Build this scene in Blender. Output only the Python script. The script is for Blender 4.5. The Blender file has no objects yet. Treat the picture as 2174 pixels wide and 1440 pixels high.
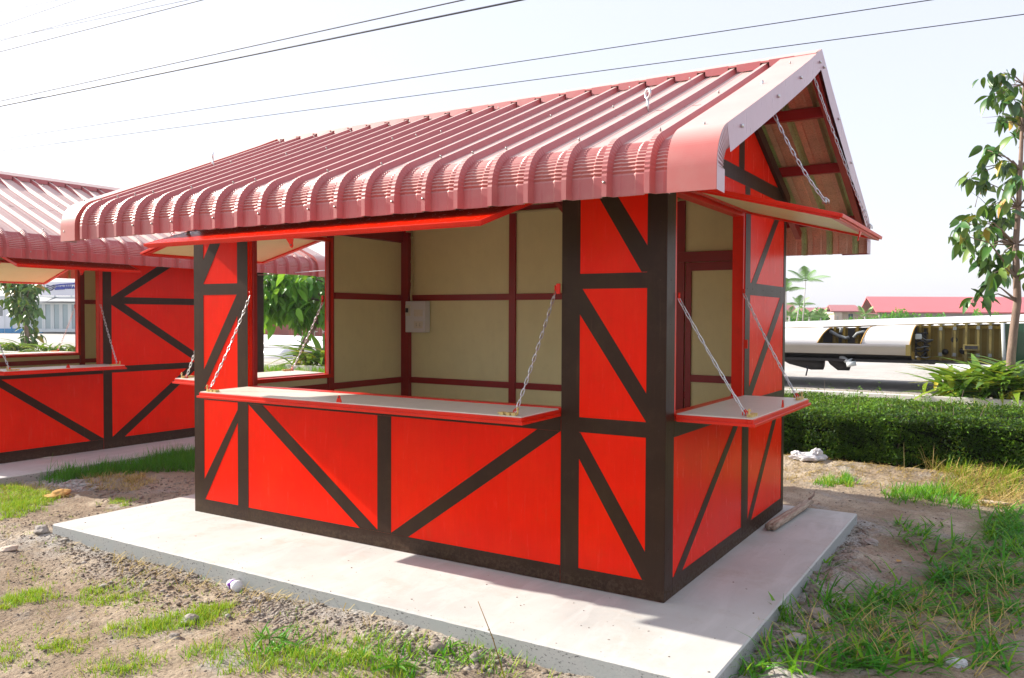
import bpy, bmesh, math, random
import numpy as np
from mathutils import Vector, Matrix

random.seed(11); RNG = np.random.default_rng(11)
SC = bpy.context.scene
COL = SC.collection

# ------------------------------------------------------------------ camera
CAM_LOC = Vector((5.5166, -4.1578, 1.5355)); YAW, PITCH, ROLL, FPX = -0.5562, -0.0264, 0.0043, 1745.77
_cy, _sy, _cp, _sp = math.cos(YAW), math.sin(YAW), math.cos(PITCH), math.sin(PITCH)
FWD = Vector((_sy*_cp, _cy*_cp, _sp)); _r = Vector((_cy, -_sy, 0)); _u = _r.cross(FWD)
RIGHT = _r*math.cos(ROLL) + _u*math.sin(ROLL); UP = _u*math.cos(ROLL) - _r*math.sin(ROLL)
cam = bpy.data.cameras.new('camera'); camo = bpy.data.objects.new('camera', cam); COL.objects.link(camo)
M = Matrix((RIGHT, UP, -FWD)).transposed().to_4x4(); M.translation = CAM_LOC; camo.matrix_world = M
cam.sensor_width = 36; cam.lens = FPX/2174*36; cam.clip_start = 0.05; cam.clip_end = 3000
SC.camera = camo

# ------------------------------------------------------------------ light
SUN_TO = Vector((-1.65, -0.255, 1.0)).normalized()
EL = math.asin(SUN_TO.z); AZ = math.atan2(SUN_TO.x, SUN_TO.y)
w = bpy.data.worlds.new('World'); SC.world = w; w.use_nodes = True
_n = w.node_tree.nodes; _bg = _n['Background']
_s = _n.new('ShaderNodeTexSky'); _s.sky_type = 'NISHITA'; _s.sun_disc = False
_s.sun_elevation = EL; _s.sun_rotation = AZ % (2*math.pi)
_s.air_density = 1.0; _s.dust_density = 2.0; _s.ozone_density = 1.0
# bright thin haze veil over the physical sky
_m = _n.new('ShaderNodeMix'); _m.data_type = 'RGBA'; _m.inputs[0].default_value = 0.60; _m.inputs[7].default_value = (6.55, 6.55, 7.3, 1)
w.node_tree.links.new(_s.outputs[0], _m.inputs[6]); w.node_tree.links.new(_m.outputs[2], _bg.inputs[0]); _bg.inputs[1].default_value = 0.10
sl = bpy.data.lights.new('sun', 'SUN'); sl.energy = 5.0; sl.angle = math.radians(0.55); sl.color = (1.0, 0.93, 0.82)
so = bpy.data.objects.new('sun', sl); COL.objects.link(so)
so.rotation_euler = (-SUN_TO).to_track_quat('-Z', 'Y').to_euler(); so.location = (-10, -6, 12)
vs = SC.view_settings; vs.view_transform = 'Standard'; vs.look = 'None'; vs.exposure = 0.95; vs.gamma = 1.0; vs.use_curve_mapping = False
SC.cycles.max_bounces = 8; SC.cycles.use_denoising = True

# ------------------------------------------------------------------ measuring helpers (photo pixel -> place)
def ray(px, py):
    return RIGHT*((px-1087)/FPX) - UP*((py-720)/FPX) + FWD
def on_z(px, py, z):
    d = ray(px, py); t = (z-CAM_LOC.z)/d.z; return CAM_LOC + d*t
def on_y(px, py, y):
    d = ray(px, py); t = (y-CAM_LOC.y)/d.y; return CAM_LOC + d*t
def at(px, py, depth):
    return CAM_LOC + ray(px, py)*depth

# ------------------------------------------------------------------ materials
def srgb(r, g, b):
    f = lambda c: (c/255/12.92) if c/255 <= .04045 else ((c/255+.055)/1.055)**2.4
    return (f(r), f(g), f(b), 1)
def rgb(r, g, b): return (r, g, b, 1)
class NT:
    def __init__(s, name):
        s.m = bpy.data.materials.new(name); s.m.use_nodes = True; s.n = s.m.node_tree.nodes; s.l = s.m.node_tree.links
        s.b = s.n['Principled BSDF']; s.tc = s.n.new('ShaderNodeTexCoord'); s.co = s.tc.outputs['Object']
    def link(s, a, b): s.l.new(a, b)
    def mapping(s, scale, rot=(0,0,0), co=None):
        m = s.n.new('ShaderNodeMapping'); m.inputs['Scale'].default_value = scale; m.inputs['Rotation'].default_value = rot
        s.link(co or s.co, m.inputs[0]); return m.outputs[0]
    def noise(s, scale, detail=4, rough=.55, co=None, dist=0):
        t = s.n.new('ShaderNodeTexNoise'); t.inputs['Scale'].default_value = scale; t.inputs['Detail'].default_value = detail
        t.inputs['Roughness'].default_value = rough; t.inputs['Distortion'].default_value = dist; s.link(co or s.co, t.inputs[0]); return t.outputs[0]
    def vor(s, scale, co=None, feature='F1', out=0):
        t = s.n.new('ShaderNodeTexVoronoi'); t.feature = feature; t.inputs['Scale'].default_value = scale; s.link(co or s.co, t.inputs[0]); return t.outputs[out]
    def ramp(s, fac, stops):
        r = s.n.new('ShaderNodeValToRGB'); e = r.color_ramp.elements
        while len(e) < len(stops): e.new(.5)
        for q, (p, c) in zip(e, stops):
            q.position = p; q.color = c if hasattr(c, '__len__') else (c, c, c, 1)
        s.link(fac, r.inputs[0]); return r.outputs[0]
    def mix(s, fac, a, b, mode='MIX'):
        m = s.n.new('ShaderNodeMix'); m.data_type = 'RGBA'; m.blend_type = mode
        for v, i in ((fac, 0), (a, 6), (b, 7)):
            if hasattr(v, 'links') or hasattr(v, 'is_linked'): s.link(v, m.inputs[i])
            else: m.inputs[i].default_value = v
        return m.outputs[2]
    def math(s, op, a, b=0.0, c=None):
        m = s.n.new('ShaderNodeMath'); m.operation = op
        for i, v in enumerate((a, b) if c is None else (a, b, c)):
            if hasattr(v, 'is_linked'): s.link(v, m.inputs[i])
            else: m.inputs[i].default_value = v
        return m.outputs[0]
    def sep(s, co=None):
        x = s.n.new('ShaderNodeSeparateXYZ'); s.link(co or s.co, x.inputs[0]); return x.outputs
    def attr(s, name):
        a = s.n.new('ShaderNodeAttribute'); a.attribute_name = name; return a.outputs['Color']
    def rand(s):
        return s.n.new('ShaderNodeObjectInfo').outputs['Random']
    def bump(s, h, strength=.3, dist=.01):
        b = s.n.new('ShaderNodeBump'); b.inputs['Strength'].default_value = strength; b.inputs['Distance'].default_value = dist
        s.link(h, b.inputs['Height']); s.link(b.outputs[0], s.b.inputs['Normal'])
    def set(s, **k):
        for a, v in k.items():
            i = s.b.inputs[{'col': 'Base Color', 'rough': 'Roughness', 'metal': 'Metallic', 'spec': 'Specular IOR Level', 'coat': 'Coat Weight', 'crough': 'Coat Roughness', 'trans': 'Transmission Weight', 'alpha': 'Alpha'}[a]]
            if hasattr(v, 'is_linked'): s.link(v, i)
            else: i.default_value = v
        return s.m
MAT = {}
def painted(name, col, rough=.35, var=.12, grime=None, bump=.08, spec=.5, scale=3, vert=True, splash=False):
    t = NT(name)
    n1 = t.noise(scale, 5, .6); n2 = t.noise(28, 4, .7, t.mapping((1, 1, .12) if vert else (1, 1, 1)))
    dark = tuple(c*(1-var) for c in col[:3])+(1,); lite = tuple(min(1, c*(1+var*.6)) for c in col[:3])+(1,)
    c = t.mix(t.ramp(n1, [(.32, 0), (.7, 1)]), dark, lite)
    c = t.mix(t.math('MULTIPLY', t.ramp(n2, [(.45, 0), (.75, 1)]), .10), c, tuple(min(1, x*1.25+.02) for x in col[:3])+(1,))
    if grime: c = t.mix(t.math('MULTIPLY', t.ramp(t.noise(9, 6, .7), [(.52, 0), (.72, 1)]), .35), c, grime)
    r = t.math('ADD', t.math('MULTIPLY', n2, .18), rough-.09)
    if splash:      # brush streaks, faded blotches, mud splashed up from the slab, fine scratches
        z = t.sep()[2]
        st = t.noise(90, 3, .6, t.mapping((1, 1, .05)))
        c = t.mix(t.math('MULTIPLY', t.ramp(st, [(.5, 0), (.72, 1)]), .16), c, tuple(x*.72 for x in col[:3])+(1,))
        c = t.mix(t.math('MULTIPLY', t.ramp(t.noise(1.7, 6, .7, t.mapping((1.3, 1.3, .8))), [(.50, 0), (.68, 1)]), .22), c, tuple(min(1, x*1.1+.03) for x in col[:2])+(col[2]+.004, 1))
        mz = t.math('SUBTRACT', 1.0, t.ramp(t.math('ADD', z, t.math('MULTIPLY', t.noise(9, 6, .75), -.10)), [(-.0, 0), (.045, 1)]))
        sp_ = t.math('MULTIPLY', mz, t.ramp(t.noise(46, 5, .8), [(.46, 0), (.58, 1)]))
        c = t.mix(t.math('MULTIPLY', sp_, .14), c, rgb(.26, .19, .13))
        dr = t.math('MULTIPLY', t.ramp(t.noise(34, 3, .6, t.mapping((1, 1, .06))), [(.62, 0), (.75, 1)]), t.ramp(t.noise(2.1, 3, .5), [(.45, 0), (.6, 1)]))
        c = t.mix(t.math('MULTIPLY', dr, .09), c, rgb(.40, .22, .14))
        r = t.math('ADD', r, t.math('MULTIPLY', sp_, .4))
    t.bump(t.noise(60, 5, .7), bump, .004)
    MAT[name] = t.set(col=c, rough=r, spec=spec); return MAT[name]
painted('red_paint', rgb(.82, .013, .0002), .25, .08, rgb(.66, .03, .002), .12, .10, splash=True)
painted('dark_paint', rgb(.032, .014, .007), .36, .25, rgb(.065, .035, .02), .14, .2, splash=True)
painted('red_steel', rgb(.70, .018, .003), .33, .14, rgb(.42, .015, .004), .05, .3, vert=False)
painted('maroon_steel', rgb(.30, .010, .009), .4, .15, None, .05, vert=False)
painted('cream_board', rgb(.80, .73, .41), .40, .06, rgb(.70, .62, .33), .04, .3, scale=2)
painted('cream_top', rgb(.70, .66, .58), .38, .05, rgb(.5, .46, .4), .03, scale=2)
painted('pvc', rgb(.50, .42, .22), .45, .05, None, .02)
painted('white_plastic', rgb(.72, .72, .74), .35, .04, None, .02)
painted('black_plastic', rgb(.02, .02, .025), .3, .1, None, .02)
painted('brass', rgb(.65, .48, .18), .3, .15, None, .03)
def roofm(name, col, rough):
    t = NT(name)
    n1 = t.noise(1.6, 5, .6); n2 = t.noise(7, 6, .65)
    c = t.mix(t.ramp(n1, [(.3, 0), (.72, 1)]), tuple(x*.86 for x in col[:3])+(1,), col)
    c = t.mix(t.math('MULTIPLY', t.ramp(n2, [(.5, 0), (.8, 1)]), .25), c, rgb(.50, .28, .24))
    geo = t.n.new('ShaderNodeNewGeometry'); nz = t.math('ABSOLUTE', t.sep(geo.outputs['Normal'])[2])
    pale_up = t.math('MULTIPLY', t.ramp(nz, [(.45, 0), (.9, 1)]), t.math('ADD', .50, t.math('MULTIPLY', t.noise(3.2, 6, .7), .46)))      # pale cream mixed in on what faces up
    c = t.mix(pale_up, c, rgb(.62, .49, .44))
    t.bump(t.noise(5, 3, .5), .12, .01)
    MAT[name] = t.set(col=c, rough=t.math('ADD', t.math('ADD', t.math('MULTIPLY', n2, .14), rough), t.math('MULTIPLY', pale_up, .2)), spec=.7, coat=.4, crough=.48); t.b.inputs['Coat IOR'].default_value = 1.55
roofm('roof_paint', rgb(.42, .08, .08), .38)
roofm('roof_trim', rgb(.50, .12, .105), .28)
painted('trim_face', rgb(.52, .36, .42), .3, .08, rgb(.42, .25, .25), .05, .5)
def lining():
    t = NT('roof_lining')
    n = t.noise(90, 5, .8); n2 = t.noise(7, 4, .7)
    c = t.ramp(t.attr('tone'), [(0, rgb(.84, .37, .23)), (.5, rgb(.60, .43, .28)), (1, rgb(.50, .76, .30))])
    c = t.mix(t.ramp(n2, [(.35, 0), (.75, .6)]), c, rgb(.34, .22, .14))
    c = t.mix(t.ramp(n, [(.36, .55), (.5, 0)]), c, rgb(.16, .08, .05)); c = t.mix(t.ramp(n, [(.58, 0), (.72, .8)]), c, rgb(.66, .58, .48))
    t.bump(n, .4, .01); MAT['roof_lining'] = t.set(col=c, rough=.38, spec=.6)
lining()
def metal(name, col, rough):
    t = NT(name); n = t.noise(40, 4, .6)
    MAT[name] = t.set(col=col, metal=1.0, rough=t.math('ADD', t.math('MULTIPLY', n, .2), rough))
metal('galvanised', rgb(.62, .63, .65), .25); metal('screw_steel', rgb(.35, .34, .33), .35)
def concrete():
    t = NT('concrete'); n = t.noise(1.3, 6, .6); n2 = t.noise(9, 6, .7); n3 = t.noise(70, 4, .7)
    c = t.ramp(n, [(.22, rgb(.37, .375, .365)), (.5, rgb(.475, .475, .455)), (.78, rgb(.54, .535, .51))])
    c = t.mix(t.ramp(n2, [(.5, 0), (.8, .4)]), c, rgb(.46, .41, .36))
    z = t.sep()[2]
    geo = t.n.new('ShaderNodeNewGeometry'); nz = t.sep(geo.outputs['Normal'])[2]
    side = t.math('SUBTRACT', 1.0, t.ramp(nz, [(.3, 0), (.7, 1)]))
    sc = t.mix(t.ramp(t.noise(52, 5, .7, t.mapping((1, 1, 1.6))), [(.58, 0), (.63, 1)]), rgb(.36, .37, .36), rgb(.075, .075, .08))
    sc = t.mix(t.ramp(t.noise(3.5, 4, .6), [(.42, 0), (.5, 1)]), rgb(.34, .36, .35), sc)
    tr = t.noise(5, 4, .6, t.mapping((1, .22, 1), (0, 0, .5)), 1.2); c = t.mix(t.ramp(tr, [(.5, 0), (.62, .35)]), c, rgb(.60, .595, .58))
    c = t.mix(t.ramp(t.noise(2.2, 7, .75), [(.53, 0), (.70, .5)]), c, rgb(.38, .33, .27))
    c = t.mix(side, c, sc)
    c = t.mix(t.ramp(n3, [(.72, 0), (.78, .5)]), c, rgb(.2, .17, .15))
    t.bump(t.math('ADD', t.math('MULTIPLY', n2, .6), t.math('MULTIPLY', n3, .5)), .25, .006)
    MAT['concrete'] = t.set(col=c, rough=.75, spec=.35)
concrete()
def dirt():
    t = NT('dirt'); s = t.sep(); y = s[1]
    n = t.noise(.9, 6, .6); n2 = t.noise(6, 7, .7); n3 = t.noise(55, 5, .75); v = t.vor(38); v2 = t.vor(120)
    c = t.ramp(n, [(.30, rgb(.20, .155, .115)), (.48, rgb(.30, .235, .165)), (.66, rgb(.48, .405, .31))])
    c = t.mix(t.ramp(n2, [(.44, 0), (.68, .6)]), c, rgb(.25, .185, .13))
    c = t.mix(t.ramp(t.noise(2.3, 5, .65), [(.55, 0), (.68, .75)]), c, rgb(.32, .305, .28)); c = t.mix(t.ramp(t.noise(1.3, 6, .7), [(.54, 0), (.66, .6)]), c, rgb(.20, .15, .105))
    c = t.mix(t.ramp(n3, [(.32, .7), (.47, 0)]), c, rgb(.10, .075, .055))
    c = t.mix(t.ramp(n3, [(.58, 0), (.74, .6)]), c, rgb(.60, .53, .44))
    lot = t.ramp(t.math('ADD', t.math('MULTIPLY', y, .05), t.math('MULTIPLY', n2, .06)), [(.60, 0), (.68, 1)])
    lc = t.mix(t.ramp(t.noise(.35, 6, .7), [(.35, 0), (.65, 1)]), rgb(.37, .35, .325), rgb(.50, .48, .45))
    lc = t.mix(t.ramp(t.noise(3, 6, .8), [(.55, 0), (.7, .5)]), lc, rgb(.33, .29, .24))
    far = t.ramp(t.math('MULTIPLY', y, .01), [(.42, 0), (.5, 1)])
    lc = t.mix(far, lc, t.mix(t.ramp(t.noise(.12, 5, .7), [(.4, 0), (.6, 1)]), rgb(.14, .17, .07), rgb(.28, .25, .15)))
    c = t.mix(lot, c, lc)
    sp = t.math('MULTIPLY', t.attr('spill'), t.ramp(n2, [(.36, 0), (.56, 1)]))
    c = t.mix(sp, c, t.mix(t.ramp(n3, [(.35, 0), (.6, 1)]), rgb(.17, .165, .155), rgb(.44, .43, .41)))
    h = t.math('ADD', t.math('MULTIPLY', n3, .7), t.math('ADD', t.math('MULTIPLY', v, -.5), t.math('MULTIPLY', n2, .9)))
    t.bump(h, .75, .02)
    MAT['dirt'] = t.set(col=c, rough=.95, spec=.15)
dirt()
def vary(name, stops, rough=.5, spec=.4, trans=.0, bump=0):
    """colour picked per face/leaf from the 'tone' attribute"""
    t = NT(name); c = t.ramp(t.attr('tone'), stops)
    m = t.set(col=c, rough=rough, spec=spec)
    if trans:
        tr = t.n.new('ShaderNodeBsdfTranslucent'); t.link(t.mix(.5, c, rgb(.35, .5, .05), 'MIX'), tr.inputs[0])
        mx = t.n.new('ShaderNodeMixShader'); mx.inputs[0].default_value = trans; out = t.n['Material Output']
        t.link(t.b.outputs[0], mx.inputs[1]); t.link(tr.outputs[0], mx.inputs[2]); t.link(mx.outputs[0], out.inputs[0])
    MAT[name] = m
def vary_obj(name, stops, rough=.4, spec=.5, trans=.25):
    t = NT(name); c = t.ramp(t.rand(), stops)
    c = t.mix(t.ramp(t.noise(14, 3, .6), [(.4, 0), (.75, .35)]), c, rgb(.10, .13, .03))
    m = t.set(col=c, rough=rough, spec=spec)
    tr = t.n.new('ShaderNodeBsdfTranslucent'); t.link(t.mix(.45, c, rgb(.30, .45, .03)), tr.inputs[0])
    mx = t.n.new('ShaderNodeMixShader'); mx.inputs[0].default_value = trans; out = t.n['Material Output']
    t.link(t.b.outputs[0], mx.inputs[1]); t.link(tr.outputs[0], mx.inputs[2]); t.link(mx.outputs[0], out.inputs[0])
    MAT[name] = m
vary('hedge_leaf', [(0, rgb(.006, .022, .004)), (.5, rgb(.02, .068, .007)), (1, rgb(.14, .30, .02))], .5, .18, .3)
vary('grass_blade', [(0, rgb(.02, .15, .012)), (.45, rgb(.06, .31, .015)), (.75, rgb(.22, .43, .012)), (1, rgb(.48, .42, .04))], .5, .2, .35)
vary('straw', [(0, rgb(.25, .16, .05)), (.5, rgb(.48, .34, .10)), (1, rgb(.60, .48, .22))], .7, .2, .15)
vary('stone', [(0, rgb(.15, .115, .085)), (.5, rgb(.25, .215, .18)), (1, rgb(.45, .43, .41))], .95, .15)
vary_obj('mango_leaf', [(0, rgb(.016, .075, .016)), (.45, rgb(.03, .13, .02)), (.72, rgb(.08, .22, .02)), (.9, rgb(.16, .26, .04)), (.97, rgb(.50, .33, .03)), (1, rgb(.45, .2, .06))], trans=.12)
vary_obj('bright_leaf', [(0, rgb(.03, .15, .010)), (.5, rgb(.07, .28, .015)), (1, rgb(.18, .42, .03))], trans=.4)
vary_obj('strap_leaf', [(0, rgb(.06, .18, .02)), (.5, rgb(.18, .34, .03)), (.8, rgb(.36, .44, .04)), (1, rgb(.62, .50, .04))], trans=.35)
vary('mango_leaf_mass', [(0, rgb(.016, .055, .018)), (.45, rgb(.025, .09, .02)), (.8, rgb(.07, .16, .03)), (1, rgb(.15, .25, .04))], .4, .5, .12)
vary('bright_leaf_mass', [(0, rgb(.03, .15, .010)), (.5, rgb(.07, .28, .015)), (1, rgb(.18, .42, .03))], .4, .4, .4)
def bark():
    t = NT('bark'); n = t.noise(12, 5, .7, t.mapping((1, 1, .3)))
    t.bump(n, .5, .02); MAT['bark'] = t.set(col=t.ramp(n, [(.3, rgb(.13, .085, .065)), (.7, rgb(.30, .21, .165))]), rough=.85)
bark()
def wood():
    t = NT('weathered_wood'); n = t.noise(9, 5, .7, t.mapping((8, .8, 8)))
    t.bump(n, .5, .01); MAT['weathered_wood'] = t.set(col=t.ramp(n, [(.3, rgb(.16, .11, .08)), (.55, rgb(.38, .29, .22)), (.75, rgb(.48, .40, .32))]), rough=.85)
wood()
def plain(name, col, rough=.5, spec=.4, var=.1, metalv=0, scale=2.0):
    t = NT(name); n = t.noise(scale, 5, .6)
    MAT[name] = t.set(col=t.mix(n, tuple(c*(1-var) for c in col[:3])+(1,), tuple(min(1, c*(1+var)) for c in col[:3])+(1,)), rough=rough, spec=spec, metal=metalv)
plain('wing_white', rgb(.74, .74, .76), .35, .5, .06); plain('wing_silver', rgb(.42, .42, .42), .38, .5, .12, .6)
plain('wing_dark', rgb(.025, .025, .028), .6, .3, .3, 0, 6); plain('primer_olive', rgb(.15, .10, .012), .6, .3, .4, 0, 5)
plain('primer_edge', rgb(.20, .16, .05), .55, .4, .2); plain('green_glass', rgb(.02, .075, .045), .12, .6, .5, 0, 3); plain('hose_grey', rgb(.18, .2, .21), .45, .5, .2)
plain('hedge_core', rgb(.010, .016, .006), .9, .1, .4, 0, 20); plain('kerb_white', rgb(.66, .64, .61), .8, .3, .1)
plain('shed_roof', rgb(.66, .15, .165), .5, .4, .07, 0, .3); plain('shed_wall', rgb(.33, .29, .30), .7, .3, .1)
plain('house_roof', rgb(.40, .16, .17), .6, .3, .1, 0, .3); plain('house_wall', rgb(.62, .52, .47), .8, .3, .06); plain('window_blue', rgb(.03, .12, .18), .15, .6, .3)
plain('prefab_white', rgb(.66, .69, .75), .6, .4, .04); plain('trim_blue', rgb(.03, .24, .50), .5, .4, .05); plain('prefab_glass', rgb(.32, .42, .46), .06, .7, .2, 0, .7)
plain('frame_grey', rgb(.55, .60, .62), .4, .5, .06); plain('banner_white', rgb(.74, .74, .80), .6, .3, .03, 0, .5); plain('ink_blue', rgb(.04, .06, .34), .6, .3, .1)
plain('ink_navy', rgb(.03, .04, .12), .6, .3, .1); plain('ink_pink', rgb(.42, .12, .36), .6, .3, .1); plain('awning_grey', rgb(.46, .47, .46), .5, .4, .05)
plain('container_red', rgb(.36, .13, .10), .6, .3, .15); plain('container_bar', rgb(.60, .50, .46), .5, .4, .1); plain('cable_black', rgb(.03, .03, .05), .5, .4, .1)
plain('hill_green', rgb(.10, .15, .07), .9, .2, .35, 0, .12); plain('bag_white', rgb(.56, .56, .58), .3, .5, .05); plain('foam_white', rgb(.76, .75, .77), .6, .3, .03)
plain('purple_print', rgb(.20, .05, .40), .5, .3, .1); plain('dry_leaf', rgb(.45, .30, .16), .7, .3, .2); plain('ochre', rgb(.50, .30, .10), .9, .2, .3, 0, 20)
plain('card_pale', rgb(.55, .45, .36), .8, .2, .1); plain('hazed_palm_green', rgb(.16, .32, .08), .5, .4, .3); plain('bush_green', rgb(.07, .15, .05), .6, .3, .4, 0, 3)  # palm fronds get a paled green, distance haze put into the colour
plain('pole_grey', rgb(.45, .43, .42), .7, .3, .1); plain('floor_dark', rgb(.10, .10, .10), .8, .2, .2)

# ------------------------------------------------------------------ mesh helpers
def link(o, parent=None):
    COL.objects.link(o)
    if parent: o.parent = parent
    return o
def tag(o, label=None, cat=None, group=None, kind=None):
    for k, v in (('label', label), ('category', cat), ('group', group), ('kind', kind)):
        if v: o[k] = v
    return o
def root(name, loc, label, cat, group=None):
    o = bpy.data.objects.new(name, None); o.empty_display_size = .2; o.location = loc; link(o)
    o['off'] = tuple(loc)
    return tag(o, label, cat, group)
class MB:
    def __init__(s): s.v = []; s.f = []; s.mi = []; s.sm = []; s.tone = []
    def add(s, vs, fs, mi=0, smooth=False, tone=0.0):
        b = len(s.v); s.v += [tuple(v) for v in vs]; s.f += [tuple(b+i for i in f) for f in fs]
        s.mi += [mi]*len(fs); s.sm += [smooth]*len(fs); s.tone += (list(tone) if hasattr(tone, '__len__') else [tone]*len(fs))
    def quad(s, a, b, c, d, mi=0, tone=0.0): s.add([a, b, c, d], [(0, 1, 2, 3)], mi, False, tone)
    def hexa(s, p, mi=0):      # p: 4 bottom + 4 top
        s.add(p, [(3, 2, 1, 0), (4, 5, 6, 7), (0, 1, 5, 4), (1, 2, 6, 5), (2, 3, 7, 6), (3, 0, 4, 7)], mi)
    def box(s, lo, hi, mi=0, F=None):
        x0, y0, z0 = lo; x1, y1, z1 = hi
        p = [(x0,y0,z0),(x1,y0,z0),(x1,y1,z0),(x0,y1,z0),(x0,y0,z1),(x1,y0,z1),(x1,y1,z1),(x0,y1,z1)]
        s.hexa([F(*q) for q in p] if F else p, mi)
    def prism(s, poly, P0, P1, mi=0):   # poly of 2D pts; P0/P1 map 2D->3D for the two ends
        n = len(poly); s.add([P0(*q) for q in poly]+[P1(*q) for q in poly],
            [tuple(range(n-1, -1, -1)), tuple(range(n, 2*n))]+[(i, (i+1) % n, n+(i+1) % n, n+i) for i in range(n)], mi)
    def tube(s, pts, r, seg=8, mi=0, caps=True):
        pts = [Vector(p) for p in pts]; n = len(pts); vs = []; rr = r if hasattr(r, '__len__') else [r]*n
        prev = None
        for i, p in enumerate(pts):
            d = (pts[min(i+1, n-1)]-pts[max(i-1, 0)]).normalized()
            a = prev if prev is not None else (Vector((0, 0, 1)) if abs(d.z) < .9 else Vector((1, 0, 0)))
            x = (a - d*a.dot(d)).normalized(); y = d.cross(x); prev = x
            vs += [p + (x*math.cos(2*math.pi*k/seg) + y*math.sin(2*math.pi*k/seg))*rr[i] for k in range(seg)]
        fs = [(i*seg+k, i*seg+(k+1) % seg, (i+1)*seg+(k+1) % seg, (i+1)*seg+k) for i in range(n-1) for k in range(seg)]
        if caps: fs += [tuple(range(seg-1, -1, -1)), tuple((n-1)*seg+k for k in range(seg))]
        s.add(vs, fs, mi, True)
    def build(s, name, mats, parent=None, normals=True, bevel=0, off=None):
        if off is None:
            q = parent
            while q is not None and 'off' not in q: q = q.parent
            off = Vector(q['off']) if q is not None else Vector((0, 0, 0))
        me = bpy.data.meshes.new(name); ox, oy, oz = off
        me.from_pydata([(x-ox, y-oy, z-oz) for x, y, z in s.v], [], s.f)
        for m in (mats if isinstance(mats, (list, tuple)) else [mats]): me.materials.append(MAT[m])
        me.polygons.foreach_set('material_index', s.mi); me.polygons.foreach_set('use_smooth', s.sm)
        if any(s.tone):
            at_ = me.attributes.new('tone', 'FLOAT', 'FACE'); at_.data.foreach_set('value', s.tone)
        if normals or bevel:
            bm = bmesh.new(); bm.from_mesh(me)
            if bevel:
                bmesh.ops.remove_doubles(bm, verts=bm.verts, dist=1e-5)
                bmesh.ops.recalc_face_normals(bm, faces=bm.faces)
                es = [e for e in bm.edges if len(e.link_faces) == 2 and e.calc_face_angle(0) > .6]
                bmesh.ops.bevel(bm, geom=es, offset=bevel, segments=2, profile=.6, affect='EDGES', clamp_overlap=True)
            else: bmesh.ops.recalc_face_normals(bm, faces=bm.faces)
            bm.to_mesh(me); bm.free()
        return link(bpy.data.objects.new(name, me), parent)
def np_mesh(name, V, Fq, mats, tone=None, smooth=False, parent=None, off=(0, 0, 0)):
    """V (n,3), Fq (m,k) constant size faces"""
    me = bpy.data.meshes.new(name); V = np.asarray(V, np.float32)-np.asarray(off, np.float32); Fq = np.asarray(Fq, np.int32); m, k = Fq.shape
    me.vertices.add(len(V)); me.vertices.foreach_set('co', V.ravel()); me.loops.add(m*k); me.loops.foreach_set('vertex_index', Fq.ravel())
    me.polygons.add(m); me.polygons.foreach_set('loop_start', np.arange(m, dtype=np.int32)*k)
    if smooth: me.polygons.foreach_set('use_smooth', np.ones(m, bool))
    for q in (mats if isinstance(mats, (list, tuple)) else [mats]): me.materials.append(MAT[q])
    if tone is not None:
        a = me.attributes.new('tone', 'FLOAT', 'FACE'); a.data.foreach_set('value', np.asarray(tone, np.float32))
    me.update(calc_edges=True); me.validate()
    return link(bpy.data.objects.new(name, me), parent)
def copy(o, parent=None, mat=None):
    c = o.copy(); COL.objects.link(c)
    if parent is not None: c.parent = parent
    if mat is not None: c.matrix_local = mat
    return c

# ------------------------------------------------------------------ ground
def vnoise(x, y, seed, scale):
    r = np.random.default_rng(seed); g = r.random((256, 256)); x = x*scale; y = y*scale
    i = np.floor(x).astype(int); j = np.floor(y).astype(int); fx = x-i; fy = y-j
    fx = fx*fx*(3-2*fx); fy = fy*fy*(3-2*fy); a = lambda p, q: g[p % 256, q % 256]
    return (a(i, j)*(1-fx)+a(i+1, j)*fx)*(1-fy)+(a(i, j+1)*(1-fx)+a(i+1, j+1)*fx)*fy
SX0, SX1, SY0, SY1 = -.53, 4.43, -.83, 2.76           # concrete slab of the near kiosk
NX0, NX1, NY0, NY1 = -6.6, -2.64, -.75, 4.3           # slab of the neighbour
def sstep(a, b, x):
    t = np.clip((x-a)/(b-a), 0, 1); return t*t*(3-2*t)
def ground_h(x, y):
    x = np.asarray(x, float); y = np.asarray(y, float)
    base = -.10 + .28*sstep(8.2, 10.4, y)
    d = np.maximum(np.maximum(SX0-x, x-SX1), np.maximum(SY0-y, y-SY1))      # distance outside the slab
    near = np.exp(-(np.maximum(d, 0)/.22)**2)
    n = (vnoise(x, y, 1, .8)-.5)*.05 + (vnoise(x, y, 2, 2.7)-.5)*.03 + (vnoise(x, y, 3, 9)-.5)*.018 + (vnoise(x, y, 4, 22)-.5)*.012 + np.maximum(vnoise(x, y, 12, 31)-.55, 0)*.03*(vnoise(x, y, 13, 2.1) > .45)
    fade = 1-sstep(7.5, 9.5, y)*.75
    rt_ = np.exp(-((x-SX1-.16)/.16)**2)*sstep(-1.2, -.6, y)*(1-sstep(2.4, 2.8, y))
    h = base + n*fade + near*(.012+.02*(vnoise(x, y, 5, 6)-.4)) + rt_*(.03*vnoise(x, y, 6, 4)+.045*(vnoise(x, y, 7, 13)-.35)+.03*(vnoise(x, y, 9, 24)-.5))
    h = h + .09*np.exp(-((y-5.15)/.35)**2)*sstep(1, 3, x)                    # soil heaped along the foot of the hedge
    h = h - .12*(d < -.05)
    dn = np.maximum(np.maximum(NX0-x, x-NX1), np.maximum(NY0-y, y-NY1)); h = h - .12*(dn < -.05)
    return h
def axis(lo, hi, step, far, grow=1.16):
    a = list(np.arange(lo, hi, step)); s = step; x = hi
    while x < far: a.append(x); s *= grow; x += s
    a.append(far); b = []; s = step; x = lo-step
    while x > -far: b.append(x); s *= grow; x -= s
    return np.array([-far]+b[::-1]+a)
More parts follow.
